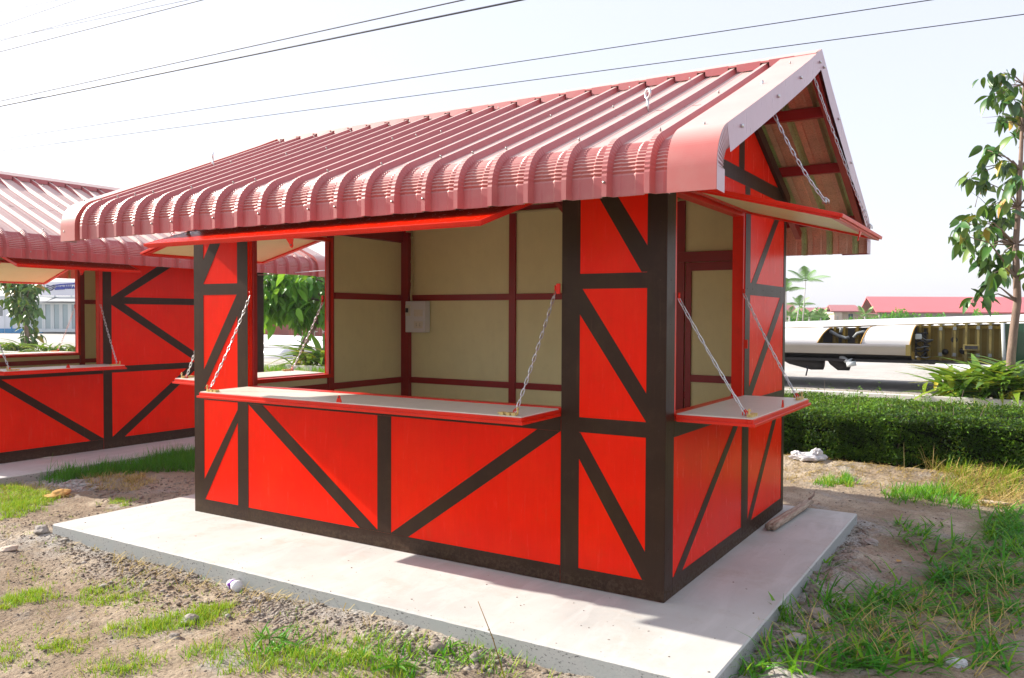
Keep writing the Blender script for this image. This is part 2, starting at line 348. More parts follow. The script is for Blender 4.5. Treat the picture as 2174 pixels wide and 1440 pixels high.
gx = axis(-4.2, 7.2, .027, 1500); gy = axis(-2.6, 6.2, .027, 1500)
GX, GY = np.meshgrid(gx, gy, indexing='ij'); GZ = ground_h(GX, GY)
_far = np.maximum(np.abs(GX), np.abs(GY)) > 60; GZ[_far] = .18
nx, ny = len(gx), len(gy); idx = np.arange(nx*ny).reshape(nx, ny)
tag(np_mesh('ground', np.stack([GX, GY, GZ], -1).reshape(-1, 3), np.stack([idx[:-1, :-1], idx[1:, :-1], idx[1:, 1:], idx[:-1, 1:]], -1).reshape(-1, 4), 'dirt', smooth=True), kind='structure')
_sd = np.maximum(np.maximum(SX0-GX, GX-SX1), np.maximum(SY0-GY, GY-SY1)); _m = np.exp(-(np.maximum(_sd, 0)/.30)**2)*np.where(GX > SX1-.1, 1.0, .75)*sstep(.30, .52, vnoise(GX, GY, 8, 1.7)+.25*(GX > SX1-.1))
_m = np.maximum(_m, np.exp(-(((GX+2.45)/.5)**2+((GY-.35)/.55)**2)))
_at = bpy.data.objects['ground'].data.attributes.new('spill', 'FLOAT', 'POINT'); _at.data.foreach_set('value', _m.ravel().astype(np.float32))
def gz(x, y): return float(ground_h(np.array([x]), np.array([y]))[0])

# concrete slabs, edges slightly chipped
def slab(name, x0, x1, y0, y1, seed):
    r = np.random.default_rng(seed); n = 110; P = []
    for (ax, ay, bx, by) in ((x0, y0, x1, y0), (x1, y0, x1, y1), (x1, y1, x0, y1), (x0, y1, x0, y0)):
        for k in range(n):
            t = k/n; P.append((ax+(bx-ax)*t, ay+(by-ay)*t))
    mb = MB(); N = len(P); cx, cy = (x0+x1)/2, (y0+y1)/2; j = [(r.random()-.5)*.0035 for _ in P]
    top = []; mid = []; bot = []
    for (x, y), q in zip(P, j):
        ix = x + (.008 if x < x0+.001 else -.008 if x > x1-.001 else 0) ; iy = y + (.008 if y < y0+.001 else -.008 if y > y1-.001 else 0)
        top.append((ix, iy, 0)); mid.append((x, y, -.008+q*.8)); bot.append((x, y, -.25))
    mb.add(top+mid+bot, [tuple(range(N))]+[(i+N, (i+1) % N+N, (i+1) % N, i) for i in range(N)]+[(i+2*N, (i+1) % N+2*N, (i+1) % N+N, i+N) for i in range(N)])
    return tag(mb.build(name, 'concrete'), kind='structure')
slab('concrete_slab', SX0, SX1, SY0, SY1, 3)
slab('concrete_slab', NX0, NX1, NY0, NY1, 4)

# ------------------------------------------------------------------ market kiosk
KL, KD, KW = 3.9, 2.57, 2.30         # length, depth, wall height
Z0, ZM0, ZM1, ZB0, ZB1 = .107, .886, .97, 1.697, 1.782
SLOPE = .4376; RIDGE_Z = 3.175; EAVE = .72; OVER = .51
def roofz(b): return RIDGE_Z - SLOPE*abs(b-KD/2)
link_me = None
def chain_link_mesh():
    global link_me
    if link_me is None:
        mb = MB(); P = []
        for k in range(12):
            t = 2*math.pi*k/12; x = .0072*math.cos(t); z = .0072*math.sin(t) + (.0175 if math.sin(t) > .01 else -.0175 if math.sin(t) < -.01 else 0)
            P.append(Vector((x, 0, z)))
        vs = []; n = len(P)
        for i, p in enumerate(P):
            d = (P[(i+1) % n]-P[i-1]).normalized(); x = Vector((0, 1, 0)); y = d.cross(x)
            vs += [p + (x*math.cos(2*math.pi*k/5)+y*math.sin(2*math.pi*k/5))*.0027 for k in range(5)]
        mb.add(vs, [(i*5+k, i*5+(k+1) % 5, ((i+1) % n)*5+(k+1) % 5, ((i+1) % n)*5+k) for i in range(n) for k in range(5)], 0, True)
        o = mb.build('chain_link', 'galvanised'); link_me = o.data; bpy.data.objects.remove(o)
    return link_me
def chain(parent, p0, p1, sag=.02, hook_mat='red_steel', pitch=.0365):
    off = Vector(parent['off']); p0 = Vector(p0); p1 = Vector(p1); mb = MB()
    mb.tube([p0+Vector((0, 0, .035)), p0+Vector((0, 0, .005))], .007, 6)
    mb.tube([p0+Vector((0, 0, .012)), p0+Vector((.0, .0, -.004)), p0+(p1-p0).normalized()*.02], .0045, 6)
    mb.tube([p1+Vector((0, 0, .012)), p1+Vector((0, .0, -.012))], .006, 6)
    mb.tube([p1+Vector((-.014, 0, -.012)), p1+Vector((-.014, 0, .006)), p1+Vector((0, 0, .02)), p1+Vector((.014, 0, .006)), p1+Vector((.014, 0, -.012))], .0035, 6)
    c = mb.build('chain', hook_mat, parent)
    L = (p1-p0).length; n = max(3, int(round(L/pitch)))
    pts = [p0.lerp(p1, t/n) - Vector((0, 0, sag*4*(t/n)*(1-t/n))) for t in range(n+1)]
    me = chain_link_mesh()
    for i in range(n):
        a, b = pts[i], pts[i+1]; d = (b-a).normalized()
        q = d.to_track_quat('Z', 'Y').to_matrix().to_4x4() @ Matrix.Rotation(math.radians(45+(90 if i % 2 else 0)+random.uniform(-14, 14)), 4, 'Z')
        s = Matrix.Diagonal((1, 1, (b-a).length/.0365, 1)); q = q @ s; q.translation = (a+b)/2 - off
        o = bpy.data.objects.new('chain_link', me); COL.objects.link(o); o.parent = c; o.matrix_local = q
    return c

class Kiosk:
    def __init__(s, origin, front, name, label, group):
        """origin: front left corner; front: 'S' faces -Y, 'E' faces +X"""
        o = Vector(origin); s.cut = 0.0
        if front == 'S': s.F = lambda a, b, z: Vector((o.x+a, o.y+b, o.z+z))
        else: s.F = lambda a, b, z: Vector((o.x-b, o.y+a, o.z+z))
        s.root = root(name, s.F(KL/2, KD/2, 0), label, 'kiosk', group)
        F = s.F
        s.W = {'front': lambda u, v, d=0: F(u, -d, v), 'right': lambda u, v, d=0: F(KL+d, u, v),
               'left': lambda u, v, d=0: F(-d, u, v), 'back': lambda u, v, d=0: F(u, KD+d, v)}
    def prism(s, mb, wl, poly, d0, d1, mi=0):
        w_ = s.W[wl]; mb.prism(poly, lambda x, y: w_(x, y, d0), lambda x, y: w_(x, y, d1), mi)
    def rect(s, mb, wl, u0, u1, v0, v1, d0, d1, mi=0):
        s.prism(mb, wl, [(u0, v0), (u1, v0), (u1, v1), (u0, v1)], d0, d1, mi)
    def panel(s, wl, poly, bands=(), screws=(), name='wall_panel'):
        mb = MB(); s.prism(mb, wl, poly, -.014, 0); p = mb.build(name, 'red_paint', s.root)
        for q in bands:
            m = MB(); s.prism(m, wl, q, .0001, .0022); m.build('dark_band', 'dark_paint', p)
        if screws:
            m = MB(); w_ = s.W[wl]
            for (u, v) in screws:
                m.tube([w_(u, v, .002), w_(u, v, .004)], .0034, 6)
            m.build('screw', 'dark_paint', p)['kind'] = 'stuff'
        return p
    def R(s, u0, u1, v0, v1): return [(u0, v0), (u1, v0), (u1, v1), (u0, v1)]
    def beam(s, mb, p, q, wd, ht, mi=0):    # rectangular tube between local (a,b,z) points
        p = s.F(*p); q = s.F(*q); d = (q-p).normalized(); x = Vector((0, 0, 1)); x = (x-d*x.dot(d)).normalized() if abs(d.z) < .99 else Vector((1, 0, 0)); y = d.cross(x)
        c = lambda o: [o+x*ht/2*i+y*wd/2*j for i, j in ((-1, -1), (-1, 1), (1, 1), (1, -1))]
        mb.hexa(c(p)+c(q), mi)
    def flap(s, wl, u0, u1, vh, length, ang, kind, mid=None, bands=None):
        """a hinged leaf: s runs from the hinge outwards, t is its thickness upwards"""
        w_ = s.W[wl]; ca, sa = math.cos(ang), math.sin(ang)
        P = lambda u, q, t: w_(u, vh - q*sa + t*ca, .008 + q*ca + t*sa)
        def bx(mb, a0, a1, b0, b1, c0, c1, mi=0):
            mb.hexa([P(a0, b0, c0), P(a1, b0, c0), P(a1, b1, c0), P(a0, b1, c0), P(a0, b0, c1), P(a1, b0, c1), P(a1, b1, c1), P(a0, b1, c1)], mi)
        up = kind == 'awning_flap'; T = .030 if up else .042; fr = .04
        mb = MB()
        if up: bx(mb, u0+fr*.3, u1-fr*.3, fr*.3, length-fr*.3, .014, .020)
        else: bx(mb, u0+.006, u1-.006, .006, length-.006, T-.004, T+.0015)
        f = mb.build(kind, 'cream_board' if up else 'cream_top', s.root)
        mb = MB()      # steel tube frame with a stepped lip round it
        for a0, a1, b0, b1 in ((u0, u1, length-fr, length), (u0, u1, 0, fr), (u0, u0+fr, fr, length-fr), (u1-fr, u1, fr, length-fr)):
            bx(mb, a0, a1, b0, b1, 0, T-.0045)
        if mid: bx(mb, mid-.02, mid+.02, fr, length-fr, .002, .0139)
        fo = mb.build('flap_frame', 'red_steel', f, bevel=.004)
        mb = MB(); e = .012
        for a0, a1, b0, b1 in ((u0-e, u1+e, length+.0005, length+e), (u0-e, u0-.0005, .01, length), (u1+.0005, u1+e, .01, length)):
            bx(mb, a0, a1, b0, b1, (T-.018 if up else .0), (T+.002 if up else .016))
        mb.build('edge_lip', 'red_steel', f, bevel=.003)
        if up:
            mb = MB(); bx(mb, u0+.003, u1-.003, .003, length-.003, T-.004, T+.001); sk = mb.build('outer_skin', 'red_paint', f)
            if bands:
                m = MB()
                for (a0, a1, b0, b1) in bands: bx(m, a0, a1, b0, b1, T+.0012, T+.0028)
                m.build('dark_band', 'dark_paint', f)  # narrow border bands; the wide front ones stand for the eave's shadow
        # hasp tab with a ring hole in the middle of the free edge
        um = (u0+u1)/2; m = MB(); y0 = length-.006
        if up:
            A = [(-.028, 0), (.028, 0), (.013, -.03), (.012, -.045), (0, -.055), (-.012, -.045), (-.013, -.03)]
            Q0 = lambda x, y: P(um+x, y0-.002, y); Q1 = lambda x, y: P(um+x, y0+.004, y)
        else:
            A = [(-.02, 0), (.02, 0), (.02, .01), (.012, .026), (.008, .04), (0, .045), (-.008, .04), (-.012, .026), (-.02, .01)]
            Q0 = lambda x, y: P(um+x, y0-.006, T+.001+y); Q1 = lambda x, y: P(um+x, y0, T+.001+y)
        m.prism(A, Q0, Q1); c = P(um, y0+(.0045 if up else .0005), -.036 if up else T+.032); c2 = P(um, y0+(.005 if up else .001), -.036 if up else T+.032)
        hp = m.build('hasp', 'red_steel', f)
        m = MB(); m.tube([c, c2], .006, 8); m.build('hasp_hole', 'black_plastic', hp) if False else m.build('hasp_hole', 'black_plastic', f)
        if not up:     # tower bolts at the two outer corners
            for ue, sg in ((u0+.10, 1), (u1-.10, -1)):
                m = MB(); yb = length-.035
                m.tube([P(ue-.055*sg, yb, T+.010), P(ue+.07*sg, yb, T+.010)], .0055, 7)
                for k in (-.035, .0, .04): bx(m, ue+k*sg-.011, ue+k*sg+.011, yb-.016, yb+.016, T+.001, T+.017)
                m.tube([P(ue-.055*sg, yb, T+.010), P(ue-.055*sg, yb, T+.035)], .0055, 7)
                m.tube([P(ue-.055*sg, yb-.008, T+.035), P(ue-.055*sg, yb, T+.047), P(ue-.055*sg, yb+.008, T+.035)], .004, 6)
                m.build('bolt', 'brass', f)
        return f, P
    def walls_inside(s, wl, u0, u1, v1, openings, studs, bars, depth=.05):
        """cream cladding on the inside face, split round the openings, with red studs and rails standing proud"""
        us = sorted({u0, u1, *[q for o_ in openings for q in o_[:2]], *[q for q in studs if u0 < q < u1]})
        for a, b in zip(us[:-1], us[1:]):
            segs = [(.02, v1)]
            for (p, q, lo, hi) in openings:
                if a >= p-1e-6 and b <= q+1e-6: segs = [(.02, lo), (hi, v1)]
            for lo, hi in segs:
                cuts = [lo]+[x for x in bars if lo+.05 < x < hi-.05]+[hi]
                for c, d in zip(cuts[:-1], cuts[1:]):
                    mb = MB(); s.rect(mb, wl, a+.003, b-.003, c+.003, d-.003, -depth, -depth+.010); mb.build('inner_board', 'cream_board', s.root)
        for a in studs:
            lo, hi = .0, v1
            mb = MB(); s.rect(mb, wl, a-.036, a+.036, lo, hi, -depth-.024, -depth+.012); mb.build('stud', 'maroon_steel', s.root, bevel=.003)
        for x in bars:
            spans = [(u0, u1)]
            for (p, q, lo, hi) in openings:
                if lo-.03 < x < hi+.03: spans = [z for (a, b) in spans for z in ((a, min(b, p)), (max(a, q), b)) if z[1]-z[0] > .02]
            for a, b in spans:
                cs = [a]+sorted(t for t in studs if a < t < b)+[b]
                for c, d in zip(cs[:-1], cs[1:]):
                    if d-c > .1:
                        mb = MB(); s.rect(mb, wl, c+.037, d-.037, x-.03, x+.03, -depth-.018, -depth+.011); mb.build('rail', 'maroon_steel', s.root, bevel=.003)
    def opening_frame(s, wl, u0, u1, v0, v1, hid=False):
        mb = MB(); t = .045 if hid else .034
        if hid: u0 -= t-.003; u1 += t-.003
        for a, b, c, d in ((u0, u0+t, v0, v1), (u1-t, u1, v0, v1), (u0+t, u1-t, v0, v0+t), (u0+t, u1-t, v1-t, v1)):
            s.rect(mb, wl, a, b, c, d, -.078, -.0142 if hid else -.004)
        mb.build('opening_frame', 'red_steel', s.root, bevel=.003)
    # ---- roof
    def roof(s, lamp=True):
        F = s.F; R_ = .18; th0 = math.atan(SLOPE); rt = s.root
        bs = -EAVE + R_*(1-math.sin(th0)); zs = roofz(bs)
        cb, cz = bs + R_*math.sin(th0), zs - R_*math.cos(th0)
        slope_pts = [(KD/2-.02, 0)]; 
        prof = []      # (b, z, nb, nz, crimp)
        nb0, nz0 = -math.sin(th0), math.cos(th0)
        for k in range(7):
            b = (KD/2-.02) + (bs-(KD/2-.02))*k/6; prof.append((b, roofz(b)-.006*math.sin(math.pi*k/6), nb0, nz0, 0))
        NC = 22
        for k in range(1, NC+1):
            a = th0 + (math.pi/2-th0)*k/NC; nb, nz = -math.sin(a), math.cos(a)
            prof.append((cb+R_*nb, cz+R_*nz, nb, nz, 1 if k % 2 and k < NC else 0))
        prof.append((-EAVE, 2.086, -1, 0, 0))
        a0, a1, pitch, h = -OVER+.01+s.cut, KL+OVER-.01, .2075, .033
        ribs = [-.262+pitch*k for k in range(-2, 40) if a0+.03 < -.262+pitch*k < a1-.05]
        # cross-section stations: (a, height, crimpable, tone)
        for side in (0, 1):
            fb = (lambda b: b) if side == 0 else (lambda b: KD-b)
            ns = 6; per = math.ceil(len(ribs)/ns)
            for gi in range(ns):
                rr = ribs[gi*per:(gi+1)*per]
                if not rr: continue
                lo = a0 if gi == 0 else rr[0]-pitch/2; hi = a1 if (gi+1)*per >= len(ribs) else rr[-1]+pitch/2
                st = [(lo, 0, 1)]
                for r in rr:
                    if r-.036 > lo+.004: st += [] 
                    for q in (-.075, -.066): 
                        if r+q > lo+.01: st.append((r+q, .0035 if q == -.066 else 0, 1))
                    st += [(r-.027, 0, 1), (r-.0125, h, 0), (r+.0125, h, 0), (r+.027, 0, 1)]
                    for q in (.066, .075):
                        if r+q < hi-.01: st.append((r+q, .0035 if q == .066 else 0, 1))
                st.append((hi, 0, 1))
                dz = random.uniform(-.0015, .0015); tilt = random.uniform(-.003, .003)
                def grid(offs, crimps, pr):
                    V = []
                    for (b, z, nb, nz, c) in pr:
                        for (a, hh, cr) in st:
                            o_ = hh + offs - (.0058 if (c and cr and crimps) else .003 if (c and crimps) else 0)
                            V.append(F(a, fb(b+nb*o_), z+nz*o_+dz+tilt*(a-lo)))
                    m, n = len(pr), len(st)
                    return V, [(i*n+j, i*n+j+1, (i+1)*n+j+1, (i+1)*n+j) for i in range(m-1) for j in range(n-1)]
                mb = MB(); V, Fc = grid(0, True, prof); mb.add(V, Fc); sh = mb.build('roof_sheet', 'roof_paint', rt, normals=False)
                pr2 = [p for p in prof if not p[4]]
                V, Fc = grid(-.007, False, pr2); n = len(st)
                tones = []
                for i in range(len(pr2)-1):
                    for j in range(n-1):
                        ht = (st[j][1]+st[j+1][1])/2; tones.append(1.0 if ht > .03 else .75 if ht > .01 else (.12 if (j//3) % 2 else .3))
                m2 = MB(); m2.add(V, Fc, tone=tones); m2.build('roof_lining', 'roof_lining', sh, normals=False)
                # fixing screws
                m3 = MB()
                for r in rr:
                    for bb in (bs+.03, .25, .95):
                        if random.random() < (.75 if bb < 0 else .4):
                            z = roofz(bb)
                            p = Vector((r, bb-nb0*0+(h)*nb0, z+h*nz0)); q = Vector((r, bb+(h+.016)*nb0, z+(h+.016)*nz0))
                            m3.tube([F(p.x, fb(p.y), p.z+dz), F(q.x, fb(q.y), q.z+dz)], .0045, 6)
                    if random.random() < .5:
                        m3.tube([F(r, fb(-EAVE-h), 2.15), F(r, fb(-EAVE-h-.008), 2.15)], .006, 6)
                if m3.v: m3.build('roof_screw', 'screw_steel', sh)['kind'] = 'stuff'
        # ridge capping on closure strips
        for side in (0, 1):
            fb = (lambda b: b) if side == 0 else (lambda b: KD-b)
            mb = MB(); n = 24
            for k in range(n):
                A, B = a0-.005+(a1-a0+.01)*k/n, a0-.005+(a1-a0+.01)*(k+1)/n
                w1, w2 = [.13+.004*math.sin(q*3.1) for q in (A, B)]
                zt = RIDGE_Z+.052
                mb.quad(F(A, KD/2, zt), F(B, KD/2, zt), F(B, fb(KD/2-w2), zt-SLOPE*w2), F(A, fb(KD/2-w1), zt-SLOPE*w1))
                mb.quad(F(A, fb(KD/2-w1), zt-SLOPE*w1), F(B, fb(KD/2-w2), zt-SLOPE*w2), F(B, fb(KD/2-w2-.003), zt-SLOPE*w2-.013), F(A, fb(KD/2-w1-.003), zt-SLOPE*w1-.013))
            mb.build('ridge_cap', 'roof_trim', rt, normals=False)
            mb = MB()
            for r0, r1 in zip(ribs[:-1], ribs[1:]):
                A, B = r0+.026, r1-.026; bb = KD/2-.142; sag = .004*random.random()
                mb.quad(F(A+.006, fb(bb-.004), roofz(bb)+.004+sag), F(B-.006, fb(bb-.004), roofz(bb)+.004), F(B, fb(bb+.006), roofz(bb)+.058), F(A, fb(bb+.006), roofz(bb)+.058))
            mb.build('closure_strip', 'roof_paint', rt, normals=False)['kind'] = 'stuff'
        # verge trims along the four rakes, bent round the eaves
        for side in (0, 1):
            fb = (lambda b: b) if side == 0 else (lambda b: KD-b)
            for e in (0, 1):
                ae, ai = (a1+.012, a1-.208) if e else (a0-.012, a0+.075 if False else a0+.17)
                mb = MB(); off = h+.006
                pts = [(b+nb*off, z+nz*off, nb, nz) for (b, z, nb, nz, c) in prof if True]
                pts[-1] = (pts[-1][0], 2.078, -1, 0); pts[0] = (KD/2, RIDGE_Z+.052, 0, 1)
                for (p, q) in zip(pts[:-1], pts[1:]):
                    mb.quad(F(ai, fb(p[0]), p[1]), F(ae, fb(p[0]), p[1]), F(ae, fb(q[0]), q[1]), F(ai, fb(q[0]), q[1]))
                    mb.quad(F(ai, fb(p[0]), p[1]), F(ai, fb(q[0]), q[1]), F(ai, fb(q[0]-q[2]*off), q[1]-q[3]*off), F(ai, fb(p[0]-p[2]*off), p[1]-p[3]*off))
                vt = mb.build('verge_trim', 'roof_trim', rt, normals=False)
                # face board: straight run, then snipped pleats round the bend, then a short drop
                mb = MB(); D_ = .128
                for k, (p, q) in enumerate(zip(pts[:-1], pts[1:])):
                    bend = 6 <= k < 6+NC; 
                    dp = Vector((0, -p[2]*D_, -p[3]*D_)); dq = Vector((0, -q[2]*D_, -q[3]*D_))
                    if bend:
                        ph = (k-6) % 2; f0, f1 = (1, .82) if ph else (.82, 1); dp *= f0*.9; dq *= f1*.9
                        oo = .010 if ph else 0
                        mb.quad(F(ae+.001, fb(p[0]), p[1]), F(ae+.001, fb(q[0]), q[1]), F(ae-(.016 if not ph else 0), fb(q[0]+dq.y), q[1]+dq.z), F(ae-(.0 if not ph else .016), fb(p[0]+dp.y), p[1]+dp.z))
                    else:
                        wob = [.004*math.sin(19*z_[0]+e) for z_ in (p, q)]
                        mb.quad(F(ae+.001, fb(p[0]), p[1]), F(ae+.001, fb(q[0]), q[1]), F(ae+wob[1]-.003, fb(q[0]+dq.y), q[1]+dq.z), F(ae+wob[0]-.003, fb(p[0]+dp.y), p[1]+dp.z))
                mb.build('verge_face', 'trim_face', vt, normals=False)
                mb = MB()
                for bb in (KD/2-.06, .72, .22, -.42):
                    z = roofz(bb)-.02; p = F(ae, fb(bb), z); q = F(ae+(.012 if e else -.012), fb(bb), z); mb.tube([p, q], .009, 7)
                mb.build('trim_screw', 'galvanised', vt)
        # steel: purlins, rafters
        for b in (-.50, .22, .85, KD-.85, KD-.22, KD+.50):
            mb = MB(); s.beam(mb, (a0+.06, b, roofz(b)-.05), (a1-.06, b, roofz(b)-.05), .045, .07); mb.build('purlin', 'maroon_steel', rt)
        for a in (a0+.035, .0+.03, KL/2, KL-.03, a1-.035):
            for sgn in (0, 1):
                bb = (lambda b: b) if sgn == 0 else (lambda b: KD-b); lowb = -.56
                dz = .125 if 0 < a < KL else .052
                mb = MB(); s.beam(mb, (a, bb(KD/2-.02), roofz(KD/2)-dz-.01), (a, bb(lowb), roofz(lowb)-dz), .045, .07); mb.build('rafter', 'maroon_steel', rt)
        # two galvanised lifting eyes through the front slope
        for (a, b, hook) in ((3.70, .2, 0), (-.26, .385, 1)):
            mb = MB(); z = roofz(b)+.04; c = F(a, b, z)
            mb.tube([c-Vector((0, 0, .05)), c+Vector((0, 0, .03))], .008, 8)
            r = .026; pts = [c + Vector((r*math.sin(t)*.8, -r*math.sin(t)*.6, .03+r-r*math.cos(t))) for t in [2*math.pi*k/14 for k in range(11 if hook else 15)]]
            mb.tube(pts, .007, 8); mb.build('lifting_eye', 'galvanised', rt)
    def gable(s, wl):
        """boarded triangle above a short wall, dark bands on it"""
        w_ = s.W[wl]; top = lambda u: roofz(u)-.10
        zb = KW
        mb = MB(); poly = [(.0, zb+.002), (KD, zb+.002), (KD, top(KD)), (KD/2, top(KD/2)), (0, top(0))]
        s.prism(mb, wl, poly, -.014, 0); p = mb.build('gable_panel', 'red_paint', s.root)
        for q in (s.R(.0, KD, 2.435, 2.535), [(1.28, 2.536), (1.40, 2.536), (1.40, top(1.40)-.09), (1.28, top(1.285)-.09)], s.R(1.43, 1.545, zb+.003, 2.434)):
            m = MB(); s.prism(m, wl, q, .0001, .0022); m.build('dark_band', 'dark_paint', p)
        for sg in (0, 1):
            f = (lambda u: u) if sg == 0 else (lambda u: KD-u)
            q = [(f(.0), top(0)-.012), (f(KD/2), top(KD/2)-.012), (f(KD/2), top(KD/2)-.10), (f(0), top(0)-.10)]
            m = MB(); s.prism(m, wl, q, .0026, .03); m.build('barge_board', 'dark_paint', p)

def sc_col(u, vs): return [(u, v) for v in vs]
SCV = [.06, .28, .62, .93, 1.25, 1.5, 1.74, 2.05]

# ================= near kiosk
K = Kiosk((0, 0, 0), 'S', 'market_kiosk', 'nearest red and dark brown kiosk, its long counter open under the ribbed roof', 'red kiosks with ribbed roofs')
R = K.R; FL, FR = .617, 3.267
lb = [R(0, .113, 0, KW), R(.503, FL, 0, KW), R(.113, .503, 0, Z0), R(.113, .503, ZM0, ZM1), R(.113, .503, ZB0, ZB1),
      [(.113, 1.97), (.113, 1.784), (.38, 2.19), (.44, KW), (.33, KW)], [(.503, 1.697), (.497, 1.697), (.113, 1.116), (.113, .971), (.118, .971), (.503, 1.54)],
      [(.503, .832), (.113, .262), (.113, .108), (.122, .108), (.503, .735)]]
K.panel('front', R(0, FL-.0015, .004, KW), lb, sc_col(.055, SCV)+sc_col(.585, SCV))
rb = [R(FR+.0015, 3.384, .004, KW), R(3.79, KL, .004, KW), R(3.384, 3.79, .004, Z0), R(3.384, 3.79, ZM0, ZM1), R(3.384, 3.79, ZB0, ZB1),
      [(3.44, KW), (3.55, KW), (3.79, 1.925), (3.79, 1.784), (3.757, 1.784)], [(3.384, 1.697), (3.40, 1.697), (3.79, 1.125), (3.79, .972), (3.384, 1.555)],
      [(3.384, .884), (3.391, .884), (3.79, .262), (3.79, .108), (3.774, .108), (3.384, .735)]]
K.panel('front', R(FR+.0015, KL, .004, KW), rb, sc_col(FR+.035, SCV)+sc_col(3.865, SCV))
cb = [R(FL+.0015, FR-.0015, .004, .104), R(FL+.0015, FR-.0015, .882, ZM1), R(1.882, 2.0, .105, .881),
      [(FL+.002, .881), (.776, .881), (1.8815, .115), (1.8815, .105), (1.725, .105)], [(2.0005, .105), (2.145, .105), (FR-.002, .881), (3.109, .881), (2.0005, .112)]]
K.panel('front', R(FL+.0015, FR-.0015, .004, ZM1), cb, [(u, .045) for u in (.7, 1.1, 1.5, 1.95, 2.4, 2.8, 3.2)]+[(1.94, .3), (1.94, .6), (1.3, .42), (2.6, .42)])
K.panel('front', R(FL+.0015, FR-.0015, 2.262, KW), [R(FL+.003, FR-.003, 2.264, KW)], name='lintel_panel')
# right wall
OS0, OS1 = .125, 1.45
K.panel('right', R(.0, OS0-.0015, .004, KW), [R(.0, OS0-.0015, .004, KW)], sc_col(.06, SCV), name='corner_panel')
K.panel('right', R(OS1+.0015, KD, .004, KW), [R(OS1+.0015, 1.568, .004, KW), R(2.50, KD, .004, KW), R(1.568, 2.50, .004, Z0), R(1.568, 2.50, ZM0, ZM1), R(1.568, 2.50, ZB0, ZB1),
      [(1.60, ZB1), (1.722, ZB1), (2.345, KW), (2.222, KW)], [(1.568, .971), (1.615, .971), (2.50, 1.665), (2.50, ZB0), (2.395, ZB0), (1.568, 1.05)][:], [(1.568, .125), (1.568, Z0), (1.66, Z0), (2.46, .885), (2.35, .885)]],
      [(1.63, 1.74), (1.9, 1.74), (2.15, 1.74), (2.4, 1.74)]+sc_col(1.50, SCV))
K.panel('right', R(OS0+.0015, OS1-.0015, .004, ZM1), [R(OS0+.0015, OS1-.0015, .004, Z0), R(OS0+.0015, OS1-.0015, .882, ZM1), R(1.415, OS1-.0015, Z0, .881),
      [(.146, .108), (.275, .108), (1.42, .881), (1.30, .881)]], [])
K.panel('right', R(OS0+.0015, OS1-.0015, 2.262, KW), [R(OS0+.003, OS1-.003, 2.264, KW)], name='lintel_panel')
# left wall mirrors the right one; back wall is boarded with a door
K.panel('left', R(.0, OS0-.0015, .004, KW), [R(.0, OS0-.0015, .004, KW)], name='corner_panel')
K.panel('left', R(OS1+.0015, KD, .004, KW), [R(OS1+.0015, 1.568, .004, KW), R(2.50, KD, .004, KW), R(1.568, 2.50, ZM0, ZM1), R(1.568, 2.50, ZB0, ZB1), R(1.568, 2.50, .004, Z0)])
K.panel('left', R(OS0+.0015, OS1-.0015, .004, ZM1), [R(OS0+.0015, OS1-.0015, .004, Z0), R(OS0+.0015, OS1-.0015, .882, ZM1)])
K.panel('left', R(OS0+.0015, OS1-.0015, 2.262, KW), [], name='lintel_panel')
for a, b in ((0, 1.3), (1.3, 2.6), (2.6, KL)):
    K.panel('back', R(a+.0015, b-.0015, .004, KW+.23), [R(a+.003, b-.003, .004, Z0), R(a+.003, b-.003, ZM0, ZM1), R(a+.003, b-.003, ZB0, ZB1), R(a+.003, a+.11, Z0, ZM0)])
for wl in ('left', 'right'): K.gable(wl)
# inside
K.opening_frame('front', FL, FR, ZM1, 2.26, True); K.opening_frame('right', OS0, OS1, ZM1, 2.26); K.opening_frame('left', OS0, OS1, ZM1, 2.26)
K.walls_inside('back', .06, KL-.06, KW+.235, [], [1.377, 2.2, 3.05, 3.80], [.885, 1.73])
K.walls_inside('left', .06, KD-.06, KW, [(OS0, OS1, ZM1, 2.26)], [1.43], [.885, 1.73])
K.walls_inside('right', .06, KD-.06, KW, [(OS0, OS1, ZM1, 2.26)], [1.47], [.885, 1.73])
K.walls_inside('front', .06, KL-.06, KW, [(FL, FR, ZM1, 2.26)], [.6, 3.285], [.885, 1.73])
for a, b in ((.03, .03), (.03, KD-.03), (KL-.03, .03), (KL-.03, KD-.03)):      # corner posts
    sa = 1 if a < 1 else -1; sb = 1 if b < 1 else -1; mb = MB()
    lo = (min(a-.015*sa, a+.11*sa), min(b-.015*sb, b+.08*sb), .0); hi = (max(a-.015*sa, a+.11*sa), max(b-.015*sb, b+.08*sb), KW+.1)
    mb.box(lo, hi); mb.build('corner_post', 'maroon_steel', K.root, bevel=.003)
